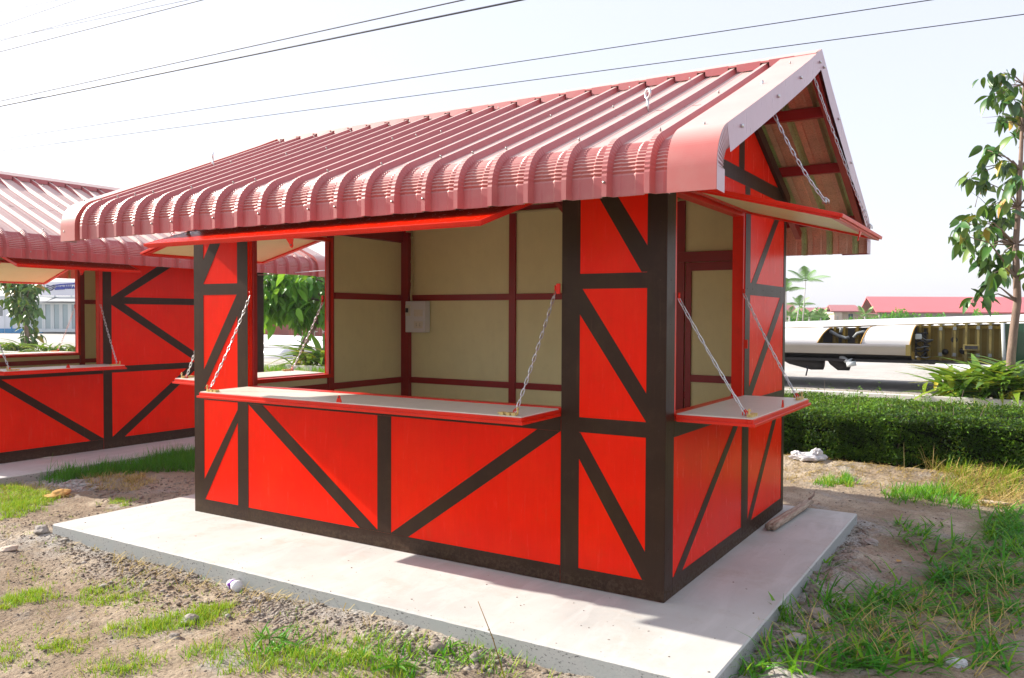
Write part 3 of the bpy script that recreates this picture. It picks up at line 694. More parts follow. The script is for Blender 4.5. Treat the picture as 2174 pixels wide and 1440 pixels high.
# door leaf set in the back wall, its light above
mb = MB()
for a, b, c, d in ((3.10, 3.15, .02, 2.0), (3.70, 3.75, .02, 2.0), (3.15, 3.70, 1.93, 2.0), (3.15, 3.70, 1.0, 1.06), (3.15, 3.70, .02, .1)): K.rect(mb, 'back', a, b, c, d, -.085, -.052)
dr = mb.build('door', 'maroon_steel', K.root, bevel=.003)
mb = MB(); K.rect(mb, 'back', 3.15, 3.70, .1, 1.0, -.072, -.062); K.rect(mb, 'back', 3.15, 3.70, 1.06, 1.93, -.072, -.062); mb.build('door_board', 'cream_board', dr)
mb = MB(); K.rect(mb, 'back', 3.04, 3.82, 2.005, 2.09, -.085, -.052); mb.build('door_header', 'maroon_steel', K.root, bevel=.003)
for wl, u0, u1 in (('front', 0, KL), ('back', 0, KL), ('left', .08, KD-.08), ('right', .08, KD-.08)):
    zt2 = KW+.237 if wl == 'back' else KW+.003
    mb = MB(); K.rect(mb, wl, u0+.015, u1-.015, zt2, zt2+(.05 if wl == 'back' else .11), -.075, -.016); mb.build('top_plate', 'maroon_steel', K.root)
# wall box with breaker, switch and socket, conduit
bx0, bx1, bz0, bz1, by = .140, .392, 1.378, 1.695, 2.505
mb = MB(); mb.box((bx0, by-.085, bz0), (bx1, by-.0, bz1)); eb = mb.build('switch_box', 'white_plastic', K.root, bevel=.006)
mb = MB(); mb.box((bx0+.006, by-.094, 1.545), (bx0+.07, by-.0845, 1.655)); mb.build('breaker', 'cream_top', eb, bevel=.003)
mb = MB(); mb.box((bx0+.016, by-.103, 1.58), (bx0+.045, by-.0935, 1.625)); mb.build('breaker_switch', 'black_plastic', eb)
mb = MB(); mb.box((bx0+.115, by-.091, 1.54), (bx0+.225, by-.0845, 1.61)); mb.build('switch_plate', 'cream_top', eb, bevel=.002)
mb = MB(); mb.box((bx0+.115, by-.091, 1.42), (bx0+.225, by-.0845, 1.49)); mb.build('socket_plate', 'cream_top', eb, bevel=.002)
mb = MB()
for i in (0, 1):
    for j in (0, 1): mb.tube([Vector((bx0+.147+.044*i, by-.0905, 1.446+.018*j)), Vector((bx0+.147+.044*i, by-.0925, 1.446+.018*j))], .0042, 6)
mb.build('socket_hole', 'black_plastic', eb)
mb = MB(); mb.tube([(.182, 2.475, 2.53), (.182, 2.475, 1.86), (.185, 2.46, 1.8), (.20, 2.44, 1.74), (.205, 2.44, 1.69)], .011, 8); mb.tube([(.182, 2.475, 2.5), (.6, 2.475, 2.53), (2.2, 2.475, 2.53), (3.3, 2.475, 2.53), (3.3, 2.1, 2.53), (3.0, .9, 2.5)], .011, 8)
for p in ((2.4, 2.475, 2.53), (2.75, 2.475, 2.53), (3.0, 2.475, 2.53)): mb.tube([(p[0]-.04, p[1], p[2]), (p[0]+.04, p[1], p[2])], .016, 8)
for z in (1.9, 2.1, 2.35): mb.tube([(.182, 2.475, z-.012), (.182, 2.475, z+.012)], .015, 8)
mb.build('conduit', 'pvc', K.root)
# leaves
AF = .32
K.flap('front', FL+.004, FR-.004, 2.25, .862, AF, 'awning_flap', mid=(FL+FR)/2, bands=[(FL+.01, FR-.01, .02, .5)])  # wide dark band paints the eave's shadow onto the hinge half
K.flap('right', OS0+.004, OS1-.02, 2.245, .862, .262, 'awning_flap', bands=[(OS0+.01, OS1-.03, .02, .12), (OS0+.01, OS1-.03, .74, .83)])
K.flap('left', OS0+.004, OS1-.02, 2.245, .862, .235, 'awning_flap', bands=[(OS0+.01, OS1-.03, .02, .12)])
K.flap('front', FL+.004, FR-.004, ZM1-.001, .425, .015, 'counter_flap')
K.flap('right', OS0+.004, OS1-.02, ZM1-.001, .425, .0, 'counter_flap')
K.flap('left', OS0+.004, OS1-.02, ZM1-.001, .425, -.02, 'counter_flap')
chain(K.root, (FL+.04, -.012, 1.685), (FL+.06, -.385, 1.024), .02); chain(K.root, (FR-.035, -.012, 1.685), (FR-.07, -.385, 1.024), .012)
chain(K.root, (KL+.01, OS0+.035, 1.64), (KL+.37, OS0+.075, 1.03), .012); chain(K.root, (KL+.01, OS1-.055, 1.70), (KL+.37, OS1-.09, 1.03), .015)
chain(K.root, (-.01, OS0+.035, 1.66), (-.37, OS0+.075, 1.03), .015); chain(K.root, (-.01, OS1-.055, 1.66), (-.37, OS1-.09, 1.03), .015)
chain(K.root, (4.30, .34, 2.78), (4.66, .21, 2.125), .05, 'galvanised'); chain(K.root, (4.37, 1.26, 3.06), (4.69, 1.40, 2.11), .02, 'galvanised')
chain(K.root, (-.30, .30, 2.70), (-.62, .21, 2.16), .03, 'galvanised')
chain(K.root, (FL+.1, -.52, 2.28), (FL+.12, -.60, 2.09), .0, 'galvanised')
for p in ((FR-.012, -.02, 1.70), (KL+.02, OS1-.03, 1.36), (.02, OS1-.03, 1.36), (-.02, OS1-.04, 1.7)):
    mb = MB(); mb.box((p[0]-.012, p[1]-.006, p[2]-.03), (p[0]+.012, p[1]+.006, p[2]+.03)); mb.build('hook_plate', 'red_steel', K.root, bevel=.002)
K.roof()
# lamp holder under the eave
mb = MB(); mb.tube([(2.93, -.30, 2.30), (2.93, -.30, 2.20), (2.93, -.30, 2.196), (2.93, -.30, 2.135)], [.012, .014, .04, .05], 12); mb.tube([(2.93, -.30, 2.134), (2.93, -.30, 2.128)], .058, 12)
mb.build('lamp_holder', 'black_plastic', K.root)

# ================= neighbour, turned a quarter so its long front faces the near kiosk
N = Kiosk((-3.42, -.2, 0), 'E', 'market_kiosk', 'further red kiosk with a short counter, partly hidden behind the nearest one', 'red kiosks with ribbed roofs')
N.cut = .30; NO0, NO1 = .26, 1.555
N.panel('front', R(0, NO0-.0015, .004, KW), [R(0, .11, .004, KW)])
N.panel('front', R(NO1+.0015, KL, .004, KW), [R(NO1+.0015, 1.661, .004, KW), R(3.77, KL, .004, KW), R(1.661, 3.77, .004, Z0+.01), R(1.661, 3.77, ZM0-.01, ZM1-.02), R(1.661, 3.77, ZB0-.025, ZB1-.03),
    [(1.661, ZB1-.03), (1.82, ZB1-.03), (2.72, KW), (2.52, KW)], [(1.661, ZB0-.025), (1.82, ZB0-.025), (2.98, .955), (2.80, .955), (1.661, 1.645)][:4]+[(1.661, 1.662)],
    [(1.661, Z0+.01), (1.815, Z0+.01), (2.82, .875), (2.66, .875), (1.661, .13)], R(2.82, 2.93, Z0+.01, .875),
    [(2.931, .875), (2.931, .80), (3.7, .118), (3.77, .118), (3.77, .16), (3.08, .875)]], [(u, 1.71) for u in (1.75, 1.93, 2.11, 2.29, 2.47)]+sc_col(1.61, SCV))
N.panel('front', R(NO0+.0015, NO1-.0015, .004, ZM1-.03), [R(NO0+.003, NO1-.003, .004, Z0+.01), R(NO0+.003, NO1-.003, .87, ZM1-.03),
    [(.32, .87), (.45, .87), (1.553, .125), (1.553, .118), (1.40, .118)]])
N.panel('front', R(NO0+.0015, NO1-.0015, 2.262, KW), [R(NO0+.003, NO1-.003, 2.264, KW)], name='lintel_panel')
for wl in ('left', 'right'):
    N.panel(wl, R(.0, KD, .004, KW), [R(0, .11, .004, KW), R(KD-.11, KD, .004, KW), R(.11, KD-.11, .004, Z0), R(.11, KD-.11, ZM0, ZM1), R(.11, KD-.11, ZB0, ZB1)]); N.gable(wl)
NB0, NB1 = .45, 2.76
N.panel('back', R(0, NB0-.0015, .004, KW), [R(0, .11, .004, KW)]); N.panel('back', R(NB1+.0015, KL, .004, KW), [R(3.79, KL, .004, KW), R(NB1+.002, 3.79, ZM0, ZM1)])
N.panel('back', R(NB0, NB1, .004, ZM1), [R(NB0, NB1, .004, Z0)]); N.panel('back', R(NB0, NB1, 2.262, KW), [], name='lintel_panel')
N.opening_frame('front', NO0, NO1, ZM1-.03, 2.26); N.opening_frame('back', NB0, NB1, ZM1, 2.26)
N.walls_inside('back', .06, KL-.06, KW, [(NB0, NB1, ZM1, 2.26)], [1.5, NB1+.03], [.885, 1.73])
N.walls_inside('right', .06, KD-.06, KW, [], [1.3], [.885, 1.73]); N.walls_inside('left', .06, KD-.06, KW, [], [1.3], [.885, 1.73])
N.walls_inside('front', .06, KL-.06, KW, [(NO0, NO1, ZM1, 2.26)], [NO1+.03], [.885, 1.73])
N.flap('front', NO0+.004, NO1-.004, 2.235, .73, .33, 'awning_flap', bands=[(NO0+.01, NO1-.01, .02, .4)])  # hinge half darkened by a band, the eave's shadow in paint
N.flap('back', NB0+.004, NB1-.004, 2.245, .862, .30, 'awning_flap', mid=1.75)
N.flap('front', NO0+.004, NO1-.004, ZM1-.03, .425, .0, 'counter_flap'); N.flap('back', NB0+.004, NB1-.004, ZM1-.001, .425, .0, 'counter_flap')
def nch(a0, b0, z0, a1, b1, z1, sag=.02): chain(N.root, N.F(a0, b0, z0), N.F(a1, b1, z1), sag)
nch(NO1-.03, -.01, 1.66, NO1-.07, -.385, .995); nch(NO0+.03, -.01, 1.66, NO0+.08, -.385, .995)
nch(NB1-.03, KD+.01, 1.66, NB1-.07, KD+.385, 1.03)
for a, b in ((.03, .03), (.03, KD-.03), (KL-.03, .03), (KL-.03, KD-.03)):
    mb = MB(); mb.box((a-.015 if a < 1 else a-.08, b-.015 if b < 1 else b-.08, 0), (a+.08 if a < 1 else a+.015, b+.08 if b < 1 else b+.015, KW), F=N.F); mb.build('corner_post', 'maroon_steel', N.root)
N.roof()

# ------------------------------------------------------------------ foliage builders
def leaf_mesh(name, mat, L, Wd, fold=.25, droop=.25, seg=5):
    """pointed leaf along +X, slightly folded and drooping"""
    mb = MB(); V = []; 
    for i in range(seg+1):
        t = i/seg; wd = Wd*math.sin(math.pi*min(1, t*.93+.05))**.8*(1-.25*t); z = -droop*L*t*t
        V += [(L*t, -wd/2, z+fold*wd*.5), (L*t, 0, z), (L*t, wd/2, z+fold*wd*.5)]
    mb.add(V, [(3*i+j, 3*i+j+1, 3*i+4+j, 3*i+3+j) for i in range(seg) for j in (0, 1)], 0, True)
    o = mb.build(name, mat, normals=False); me = o.data; bpy.data.objects.remove(o); return me
def rand_rot(dirv, roll=None):
    q = dirv.to_track_quat('X', 'Z').to_matrix().to_4x4()
    return q @ Matrix.Rotation(random.uniform(-.9, .9) if roll is None else roll, 4, 'X')
def leafy_tree(name, label, base, trunk_pts, radii, clusters, leaf_me, n_leaf, size, spread, cat='tree', group=None, bare=(), extra=0):
    """trunk and limbs as tubes; drooping leaves in whorls round every twig end, each leaf a part"""
    rt = root(name, base, label, cat, group)
    mb = MB(); mb.tube(trunk_pts, radii, 9); mb.build('trunk', 'bark', rt)
    off = Vector(base); per = max(3, n_leaf//max(1, len(clusters))); cnt = 0
    lv = MB()
    for c in clusters:
        c = Vector(c)
        hz = c.z - .25*abs((c-Vector(trunk_pts[0])).xy.length)
        k = min(range(len(trunk_pts)), key=lambda i: abs(trunk_pts[i][2]-hz)); s = Vector(trunk_pts[k])
        m = (s+c)/2 + Vector((0, 0, .12*(c-s).length))
        lv.tube([s, m, c], [radii[k]*.34+.004, .010, .005], 5)
        for j in range(per):
            if cnt >= 300: break
            ang = random.uniform(0, 2*math.pi); dn = random.uniform(-1.5, -.05)
            d = Vector((math.cos(ang), math.sin(ang), dn)).normalized(); p = c + Vector((random.gauss(0, spread), random.gauss(0, spread), random.gauss(0, spread)*.8)) - off
            mt = rand_rot(d) @ Matrix.Scale(size*random.uniform(.6, 1.15), 4); mt.translation = p
            o = bpy.data.objects.new('leaf', leaf_me); COL.objects.link(o); o.parent = rt; o.matrix_local = mt; cnt += 1
    if extra:      # the smaller inner leaves, past the limit for single parts
        src = np.array([v.co[:] for v in leaf_me.vertices]); fq = np.array([list(p.vertices) for p in leaf_me.polygons]); VV = []; FF = []; TT = []
        for k in range(extra):
            c = Vector(random.choice(clusters)); ang = random.uniform(0, 2*math.pi); d = Vector((math.cos(ang), math.sin(ang), random.uniform(-1.6, .1))).normalized()
            mt = rand_rot(d) @ Matrix.Scale(size*random.uniform(.45, .95), 4); mt.translation = c + Vector((random.gauss(0, spread*1.1), random.gauss(0, spread*1.1), random.gauss(0, spread)))
            A = np.array(mt); VV.append(src @ A[:3, :3].T + A[:3, 3]); FF.append(fq+k*len(src)); TT += [random.random()]*len(fq)
        np_mesh('foliage', np.concatenate(VV), np.concatenate(FF), leaf_me.materials[0].name+'_mass', TT, smooth=True, parent=rt, off=base)['kind'] = 'stuff'
    for p, q in bare: lv.tube([p, (Vector(p)+Vector(q))/2+Vector((0, 0, .02)), q], [.006, .004, .002], 4)
    lv.build('limb', 'bark', rt, normals=False)
    return rt
def in_poly(P, n, z=-.10, jit=.0):
    """n points on the ground inside a polygon given by its corners in the photograph"""
    C = [on_z(x, y, z) for x, y in P]; xs = [c.x for c in C]; ys = [c.y for c in C]; out = []
    while len(out) < n:
        x, y = random.uniform(min(xs), max(xs)), random.uniform(min(ys), max(ys)); ins = False; j = len(C)-1
        for i in range(len(C)):
            if (C[i].y > y) != (C[j].y > y) and x < (C[j].x-C[i].x)*(y-C[i].y)/(C[j].y-C[i].y)+C[i].x: ins = not ins
            j = i
        if ins: out.append((x, y))
    return np.array(out)+RNG.normal(0, jit, (n, 2))
def outside_slabs(P, m=.0):
    x, y = P[:, 0], P[:, 1]
    d = np.maximum(np.maximum(SX0-x, x-SX1), np.maximum(SY0-y, y-SY1)); e = np.maximum(np.maximum(NX0-x, x-NX1), np.maximum(NY0-y, y-NY1))
    return P[(d > m) & (e > m)]
BL = {'v': [], 'f': [], 't': [], 'n': 0}
def new_bl(): return {'v': [], 'f': [], 't': [], 'n': 0}
def blades(acc, P, L, wd, lean, tone, clump=0, seg=3, zoff=None):
    """curved tapering blades; L, lean = (lo, hi); tone = (lo, hi)"""
    n = len(P)
    if n == 0: return
    if clump:
        cn = max(1, n//clump); c = P[RNG.integers(0, n, cn)]; P = c[RNG.integers(0, cn, n)] + RNG.normal(0, .022, (n, 2)); P = outside_slabs(P); n = len(P)
    z = ground_h(P[:, 0], P[:, 1]) - .006 if zoff is None else np.full(n, zoff)
    a = RNG.uniform(0, 2*np.pi, n); l = RNG.uniform(*L, n); b = RNG.uniform(*lean, n); wv = wd*RNG.uniform(.6, 1.3, n)
    t = np.linspace(0, 1, seg+1)
    ang = b[:, None]*(.6+.55*t[None, :])                # bends over along its length
    ds = l[:, None]/seg
    hx = np.cumsum(np.concatenate([np.zeros((n, 1)), (np.sin(ang)*ds)[:, :-1]], 1), 1); hz = np.cumsum(np.concatenate([np.zeros((n, 1)), (np.cos(ang)*ds)[:, :-1]], 1), 1)
    hz = np.maximum(hz, .002+.012*RNG.random((n, 1))*t[None, :])
    X = P[:, 0:1]+np.cos(a)[:, None]*hx; Y = P[:, 1:2]+np.sin(a)[:, None]*hx; Z = z[:, None]+hz
    ww = wv[:, None]*(1-t[None, :]**1.6)*.5+.0004; px = -np.sin(a)[:, None]*ww; py = np.cos(a)[:, None]*ww
    V = np.stack([np.stack([X-px, Y-py, Z], -1), np.stack([X+px, Y+py, Z+ww*.3], -1)], 2).reshape(-1, 3)
    base = acc['n']+np.arange(n)*(2*(seg+1)); F_ = np.concatenate([np.stack([base+2*i, base+2*i+1, base+2*i+3, base+2*i+2], -1) for i in range(seg)], 0)
    tn = RNG.uniform(*tone, n)
    acc['v'].append(V); acc['f'].append(F_); acc['t'].append(np.concatenate([tn]*seg)); acc['n'] += len(V)
def flush(acc, name, mat, kind='stuff', parent=None, off=(0, 0, 0)):
    o = np_mesh(name, np.concatenate(acc['v']), np.concatenate(acc['f']), mat, np.concatenate(acc['t']), parent=parent, off=off)
    if kind: o['kind'] = kind
    return o

# ------------------------------------------------------------------ grass and straw
g = new_bl()
def patch(poly, n, L, wd, lean, tone, clump=9): blades(g, outside_slabs(in_poly(poly, n, jit=.045)), L, wd, lean, tone, clump)
# sunlit yellow-green turf, left
YG = (.62, .98)
patch([(0, 1030), (60, 1042), (110, 1060), (90, 1085), (40, 1100), (0, 1105)], 5200, (.02, .06), .004, (.2, 1.0), YG, 12)
patch([(0, 1262), (90, 1255), (100, 1270), (30, 1290), (0, 1292)], 1100, (.02, .05), .0035, (.2, 1.1), YG, 14)
patch([(140, 1250), (285, 1240), (290, 1290), (230, 1285), (150, 1282)], 900, (.02, .05), .0035, (.2, 1.1), YG, 16)
patch([(255, 1335), (380, 1310), (480, 1275), (485, 1318), (400, 1322), (300, 1350)], 2300, (.02, .055), .0035, (.2, 1.1), YG, 14)
patch([(90, 1360), (165, 1365), (160, 1382), (95, 1376)], 450, (.015, .04), .0035, (.3, 1.1), YG, 14)
patch([(0, 1365), (30, 1365), (40, 1420), (0, 1430)], 300, (.015, .04), .0035, (.3, 1.1), YG, 14)
patch([(200, 1405), (330, 1412), (330, 1440), (200, 1440)], 600, (.015, .05), .0035, (.3, 1.1), YG, 14)
patch([(400, 1380), (600, 1390), (840, 1405), (900, 1440), (520, 1440), (420, 1400)], 1700, (.02, .07), .004, (.3, 1.35), (.5, 1), 9)
patch([(0, 1100), (400, 1070), (420, 1180), (300, 1240), (0, 1240)], 420, (.015, .035), .003, (.4, 1.2), (.6, 1), 8)
patch([(0, 1200), (420, 1230), (1100, 1440), (0, 1440)], 1300, (.012, .045), .0035, (.4, 1.5), (.5, 1), 5)
patch([(600, 1330), (1100, 1400), (1200, 1440), (700, 1440)], 700, (.03, .09), .0045, (.5, 1.3), (.45, .95), 7)
patch([(235, 1062), (275, 1058), (272, 1072), (238, 1073)], 400, (.02, .045), .0035, (.2, 1), YG, 20)
# broad fresh blades near the slab front
blades(g, outside_slabs(in_poly([(520, 1360), (680, 1365), (700, 1410), (540, 1410)], 70)), (.06, .13), .010, (.8, 1.7), (.25, .7), 8)
blades(g, outside_slabs(in_poly([(640, 1400), (1000, 1400), (1100, 1440), (660, 1440)], 110)), (.05, .13), .009, (.8, 1.8), (.25, .8), 5)
# shaded tall grass along the neighbour's slab
DG = (.05, .5)
patch([(75, 1022), (200, 1000), (300, 985), (420, 950), (420, 1000), (330, 1005), (250, 1012), (120, 1032)], 6000, (.05, .19), .006, (.2, 1.5), DG, 6)
patch([(300, 970), (420, 945), (420, 985), (330, 995)], 2000, (.08, .24), .006, (.2, 1.4), DG, 6)
patch([(75, 1015), (420, 948), (420, 956), (80, 1025)], 350, (.16, .34), .006, (.1, 1.2), DG, 7)
# right side: long trampled grass
GR = (.05, .72)
patch([(1760, 1275), (1850, 1235), (1990, 1215), (2174, 1210), (2174, 1440), (1620, 1440), (1690, 1390), (1740, 1330)], 1000, (.09, .30), .0125, (1.2, 2.1), GR, 4)
patch([(1950, 1160), (2174, 1110), (2174, 1260), (1990, 1240)], 520, (.09, .30), .012, (1.3, 2.1), GR, 4)
patch([(2090, 1095), (2174, 1085), (2174, 1170), (2080, 1160)], 400, (.10, .3), .011, (1.1, 2.0), GR, 4)
patch([(1880, 1050), (2010, 1042), (2080, 1060), (2040, 1085), (1960, 1072), (1890, 1070)], 1000, (.06, .16), .007, (.6, 1.5), (.2, .8), 7)
patch([(1730, 1028), (1800, 1018), (1815, 1036), (1745, 1040)], 450, (.05, .12), .006, (.4, 1.3), (.3, .9), 14)
patch([(1880, 1110), (2000, 1120), (1980, 1160), (1900, 1150)], 120, (.08, .22), .011, (1.2, 1.9), GR, 3)
patch([(1640, 1290), (1690, 1270), (1690, 1330), (1650, 1330)], 60, (.06, .16), .008, (.3, 1.2), (.1, .5), 18)
patch([(1640, 1250), (1800, 1200), (1830, 1330), (1690, 1400)], 110, (.08, .2), .010, (1, 1.9), GR, 4)
patch([(1600, 1400), (1760, 1380), (1800, 1440), (1580, 1440)], 170, (.06, .18), .010, (.9, 2.0), (.25, .75), 5)
patch([(1990, 1010), (2174, 1000), (2174, 1060), (2000, 1050)], 1400, (.06, .2), .005, (.4, 1.4), (.5, 1), 8)
# rough grass in front of the kerb far behind
blades(g, np.stack([RNG.uniform(-27, 8, 14000), RNG.uniform(9.0, 10.45, 14000)], -1), (.06, .20), .014, (.1, .9), (.3, .95), 10)
blades(g, np.stack([RNG.uniform(-17, -8, 9000), RNG.uniform(7.0, 10.4, 9000)], -1), (.08, .24), .013, (.1, .9), (.3, .9), 10)
flush(g, 'grass', 'grass_blade')
s_ = new_bl()
def straw(poly, n, L, wd=.004, lean=(1.0, 1.6), tone=(0, 1), clump=6): blades(s_, outside_slabs(in_poly(poly, n)), L, wd, lean, tone, clump)
straw([(1985, 1015), (2174, 985), (2174, 1085), (2080, 1075), (2000, 1045)], 2600, (.10, .34), .0055, (1.2, 2.0), (.1, .9), 8)
straw([(1662, 985), (1810, 1000), (2000, 1022), (1990, 1045), (1820, 1040), (1662, 1030)], 2600, (.03, .10), .004, (1.3, 2.1), (.0, .6), 5)
straw([(1900, 985), (2174, 960), (2174, 1010), (1920, 1030)], 160, (.18, .45), .004, (.3, 1.5), (.3, 1), 3)
straw([(175, 1022), (300, 1012), (330, 1025), (280, 1045), (190, 1042)], 900, (.05, .13), .0035)
straw([(0, 1028), (120, 1040), (150, 1060), (0, 1070)], 700, (.04, .1), .0035)
straw([(1500, 1400), (2174, 1200), (2174, 1440), (1500, 1440)], 420, (.08, .3), .004, (1.2, 1.6), (.2, 1), 2)
straw([(120, 1140), (1430, 1440), (1380, 1440), (300, 1230)], 420, (.04, .16), .0035, (1.2, 1.6), (.3, 1), 3)
straw([(0, 1100), (700, 1290), (1000, 1440), (0, 1440)], 260, (.03, .12), .003, (1.2, 1.6), (.3, 1), 2)
flush(s_, 'dry_straw', 'straw')

# ------------------------------------------------------------------ rubble
ico = bmesh.new(); bmesh.ops.create_icosphere(ico, subdivisions=1, radius=1); IV = np.array([v.co[:] for v in ico.verts]); IF = np.array([[v.index for v in f.verts] for f in ico.faces]); ico.free()
def stones(acc, P, size, tone, sink=.42, flat=(.35, .7)):
    n = len(P)
    if n == 0: return
    sz = size[0]*(size[1]/size[0])**(RNG.random(n)**2.8); V = IV[None]*(1+RNG.uniform(-.42, .35, (n, len(IV), 1))); V = V*sz[:, None, None]*np.stack([RNG.uniform(.7, 1.3, n), RNG.uniform(.7, 1.3, n), RNG.uniform(*flat, n)], -1)[:, None]
    a = RNG.uniform(0, 6.28, n); c, s = np.cos(a)[:, None], np.sin(a)[:, None]; X = V[..., 0]*c-V[..., 1]*s+P[:, 0:1]; Y = V[..., 0]*s+V[..., 1]*c+P[:, 1:2]
    Z = V[..., 2]+(ground_h(P[:, 0], P[:, 1])+sz*flat[0]*(1-2*sink))[:, None]
    acc['v'].append(np.stack([X, Y, Z], -1).reshape(-1, 3)); acc['f'].append((IF[None]+(acc['n']+np.arange(n)*len(IV))[:, None, None]).reshape(-1, 3)); acc['t'].append(np.repeat(RNG.uniform(*tone, n), len(IF))); acc['n'] += n*len(IV)
r_ = new_bl()
def rub(poly, n, size, tone=(.15, .8)): stones(r_, outside_slabs(in_poly(poly, n), .004), size, tone)
rub([(0, 1100), (400, 1080), (700, 1280), (1100, 1440), (0, 1440)], 5200, (.002, .010), (.05, .6))
rub([(110, 1140), (500, 1245), (1000, 1380), (1430, 1440), (1250, 1440), (900, 1420), (560, 1345), (230, 1250)], 1700, (.003, .022), (.1, .7))
rub([(110, 1140), (700, 1290), (1430, 1440), (900, 1440), (560, 1360), (200, 1260)], 2600, (.003, .015), (.0, .38))
rub([(0, 1090), (380, 1080), (420, 1180), (0, 1250)], 1500, (.003, .014), (.0, .4))
rub([(500, 1260), (640, 1285), (620, 1330), (540, 1325)], 700, (.005, .018), (.25, .65))
rub([(760, 1330), (1060, 1390), (1080, 1430), (880, 1420), (780, 1370)], 600, (.005, .022), (.2, .7))
rub([(230, 1165), (420, 1200), (420, 1250), (220, 1215)], 450, (.005, .02), (.1, .5))
rub([(1815, 1110), (1850, 1130), (1790, 1230), (1700, 1360), (1620, 1440), (1550, 1440), (1700, 1240)], 1800, (.003, .024), (.2, .8))
rub([(1650, 1340), (1780, 1300), (1760, 1400), (1600, 1440)], 700, (.003, .02), (.3, .9))
rub([(1670, 1030), (2174, 1070), (2174, 1440), (1700, 1440)], 1900, (.003, .014), (.2, .7))
rub([(90, 1030), (210, 1010), (220, 1040), (130, 1048)], 900, (.006, .03), (.6, 1))
rub([(200, 1030), (415, 1010), (415, 1060), (200, 1080)], 900, (.004, .02), (.1, .6))
q = np.stack([RNG.uniform(SX0+.02, SX1-.02, 520), SY0+.01+RNG.random(520)**1.8*3.5], -1); q = q[(q[:, 1] < -.03) | (q[:, 0] > 3.95) | (q[:, 0] < -.05)]
_gh = ground_h; ground_h = lambda x, y: np.zeros(len(np.atleast_1d(x)))
stones(r_, q[q[:, 1] < SY1], (.0015, .0065), (.0, .5)); ground_h = _gh
flush(r_, 'rubble', 'stone')
def lump(name, p, r, mat, label, cat='rock', group=None, sq=(1, .8, .6), seed=0, sub=3, sink=.35):
    bm = bmesh.new(); bmesh.ops.create_icosphere(bm, subdivisions=sub, radius=1); q = random.Random(seed)
    ph = [q.uniform(0, 6) for _ in range(6)]
    for v in bm.verts:
        x, y, z = v.co; k = 1+.16*math.sin(2.3*x+ph[0])*math.sin(2.9*y+ph[1])+.13*math.sin(4.7*z+ph[2]+2*x)+.06*math.sin(9*x+ph[3])*math.sin(8*y+7*z+ph[4])
        v.co = (x*k*r*sq[0], y*k*r*sq[1], z*k*r*sq[2])
    me = bpy.data.meshes.new(name); bm.to_mesh(me); bm.free(); me.materials.append(MAT[mat])
    if mat == 'stone':
        a = me.attributes.new('tone', 'FLOAT', 'FACE'); t0 = q.uniform(.35, .85); a.data.foreach_set('value', [t0]*len(me.polygons))
    o = link(bpy.data.objects.new(name, me)); o.location = (p[0], p[1], gz(p[0], p[1])+r*sq[2]*(1-2*sink)); o.rotation_euler = (q.uniform(-.2, .2), q.uniform(-.2, .2), q.uniform(0, 6))
    return tag(o, label, cat, group)
for px, py, r, lab in ((372, 1356, .034, 'small grey stone just below the largest one left of centre'), (1010, 1405, .04, 'grey rock beside the foot of the tall dry stalk'), (930, 1392, .045, 'lumpy grey rock between the green sprig and the dry stalk'), (640, 1270, .028, 'grey stone touching the slab edge right of the purple cup'), (220, 1245, .03, 'grey stone on the dirt left of the purple cup')):
    p = on_z(px, py, -.1); lump('rock', p, r, 'stone', lab, seed=px)
for px, py, r, lab in ((1850, 1160, .05, 'pale mortar chunk at the far right corner of the slab'), (1735, 1265, .06, 'pale mortar chunk halfway along the right side of the slab'), (1740, 1330, .07, 'largest pale mortar chunk in the grass right of the slab'), (1690, 1385, .06, 'pale mortar chunk nearest the bottom, right of the slab')):
    p = on_z(px, py, -.1); lump('mortar_chunk', p, r, 'stone', lab, sq=(1, .7, .45), seed=px)
p = on_z(402, 1318, -.1); lump('rock', p, .05, 'stone', 'largest grey stone in the grass left of the purple and white cup', seed=91)
p = on_z(88, 1138, -.1); lump('rock', p, .06, 'stone', 'pale angular stone just off the left corner of the near slab', seed=92)
p = on_z(15, 1170, -.1); lump('rock', p, .07, 'card_pale', 'flat pinkish stone lying at the left border of the picture', sq=(1, .5, .3), seed=93)
p = on_z(128, 1056, -.1); lump('rock', p, .085, 'ochre', 'rounded ochre clod of earth on the dirt by the neighbour kiosk', sq=(1, .8, .55), seed=94)
p = on_z(105, 1060, -.1); lump('rock', p, .06, 'ochre', 'crumbling yellow clod just left of the rounded ochre one', sq=(1.3, .8, .5), seed=95)

# ------------------------------------------------------------------ litter
def crumple(name, p, sx, sy, sz, mat, seed, zlift=0):
    bm = bmesh.new(); bmesh.ops.create_icosphere(bm, subdivisions=4, radius=1); q = random.Random(seed); ph = [q.uniform(0, 6) for _ in range(8)]
    for v in bm.verts:
        x, y, z = v.co; k = 1+.2*abs(math.sin(5*x+ph[0]+3*z))*math.cos(4*y+ph[1])+.12*math.sin(11*x+7*y+ph[2])+.10*abs(math.sin(13*z+9*y+ph[3]))+.07*abs(math.sin(23*x+17*z+ph[4]))-.07*abs(math.sin(19*y-21*x+ph[5]))
        v.co = (x*k*sx, y*k*sy, max(-.55, z)*k*sz)
    me = bpy.data.meshes.new(name); bm.to_mesh(me); bm.free(); me.materials.append(MAT[mat]); o = link(bpy.data.objects.new(name, me))
    o.location = (p[0], p[1], gz(p[0], p[1])+sz*.45+zlift); o.rotation_euler = (0, 0, q.uniform(0, 6)); return o
p = on_y(1722, 972, 5.06); b = root('plastic_bag', (p.x, p.y, gz(p.x, p.y)), 'crumpled white plastic bag at the foot of the hedge', 'bag')
o = crumple('bag_body', (p.x, p.y), .17, .085, .045, 'bag_white', 5); o.parent = b; o.location = (-.02, 0, .03); o.rotation_euler = (0, 0, .35)
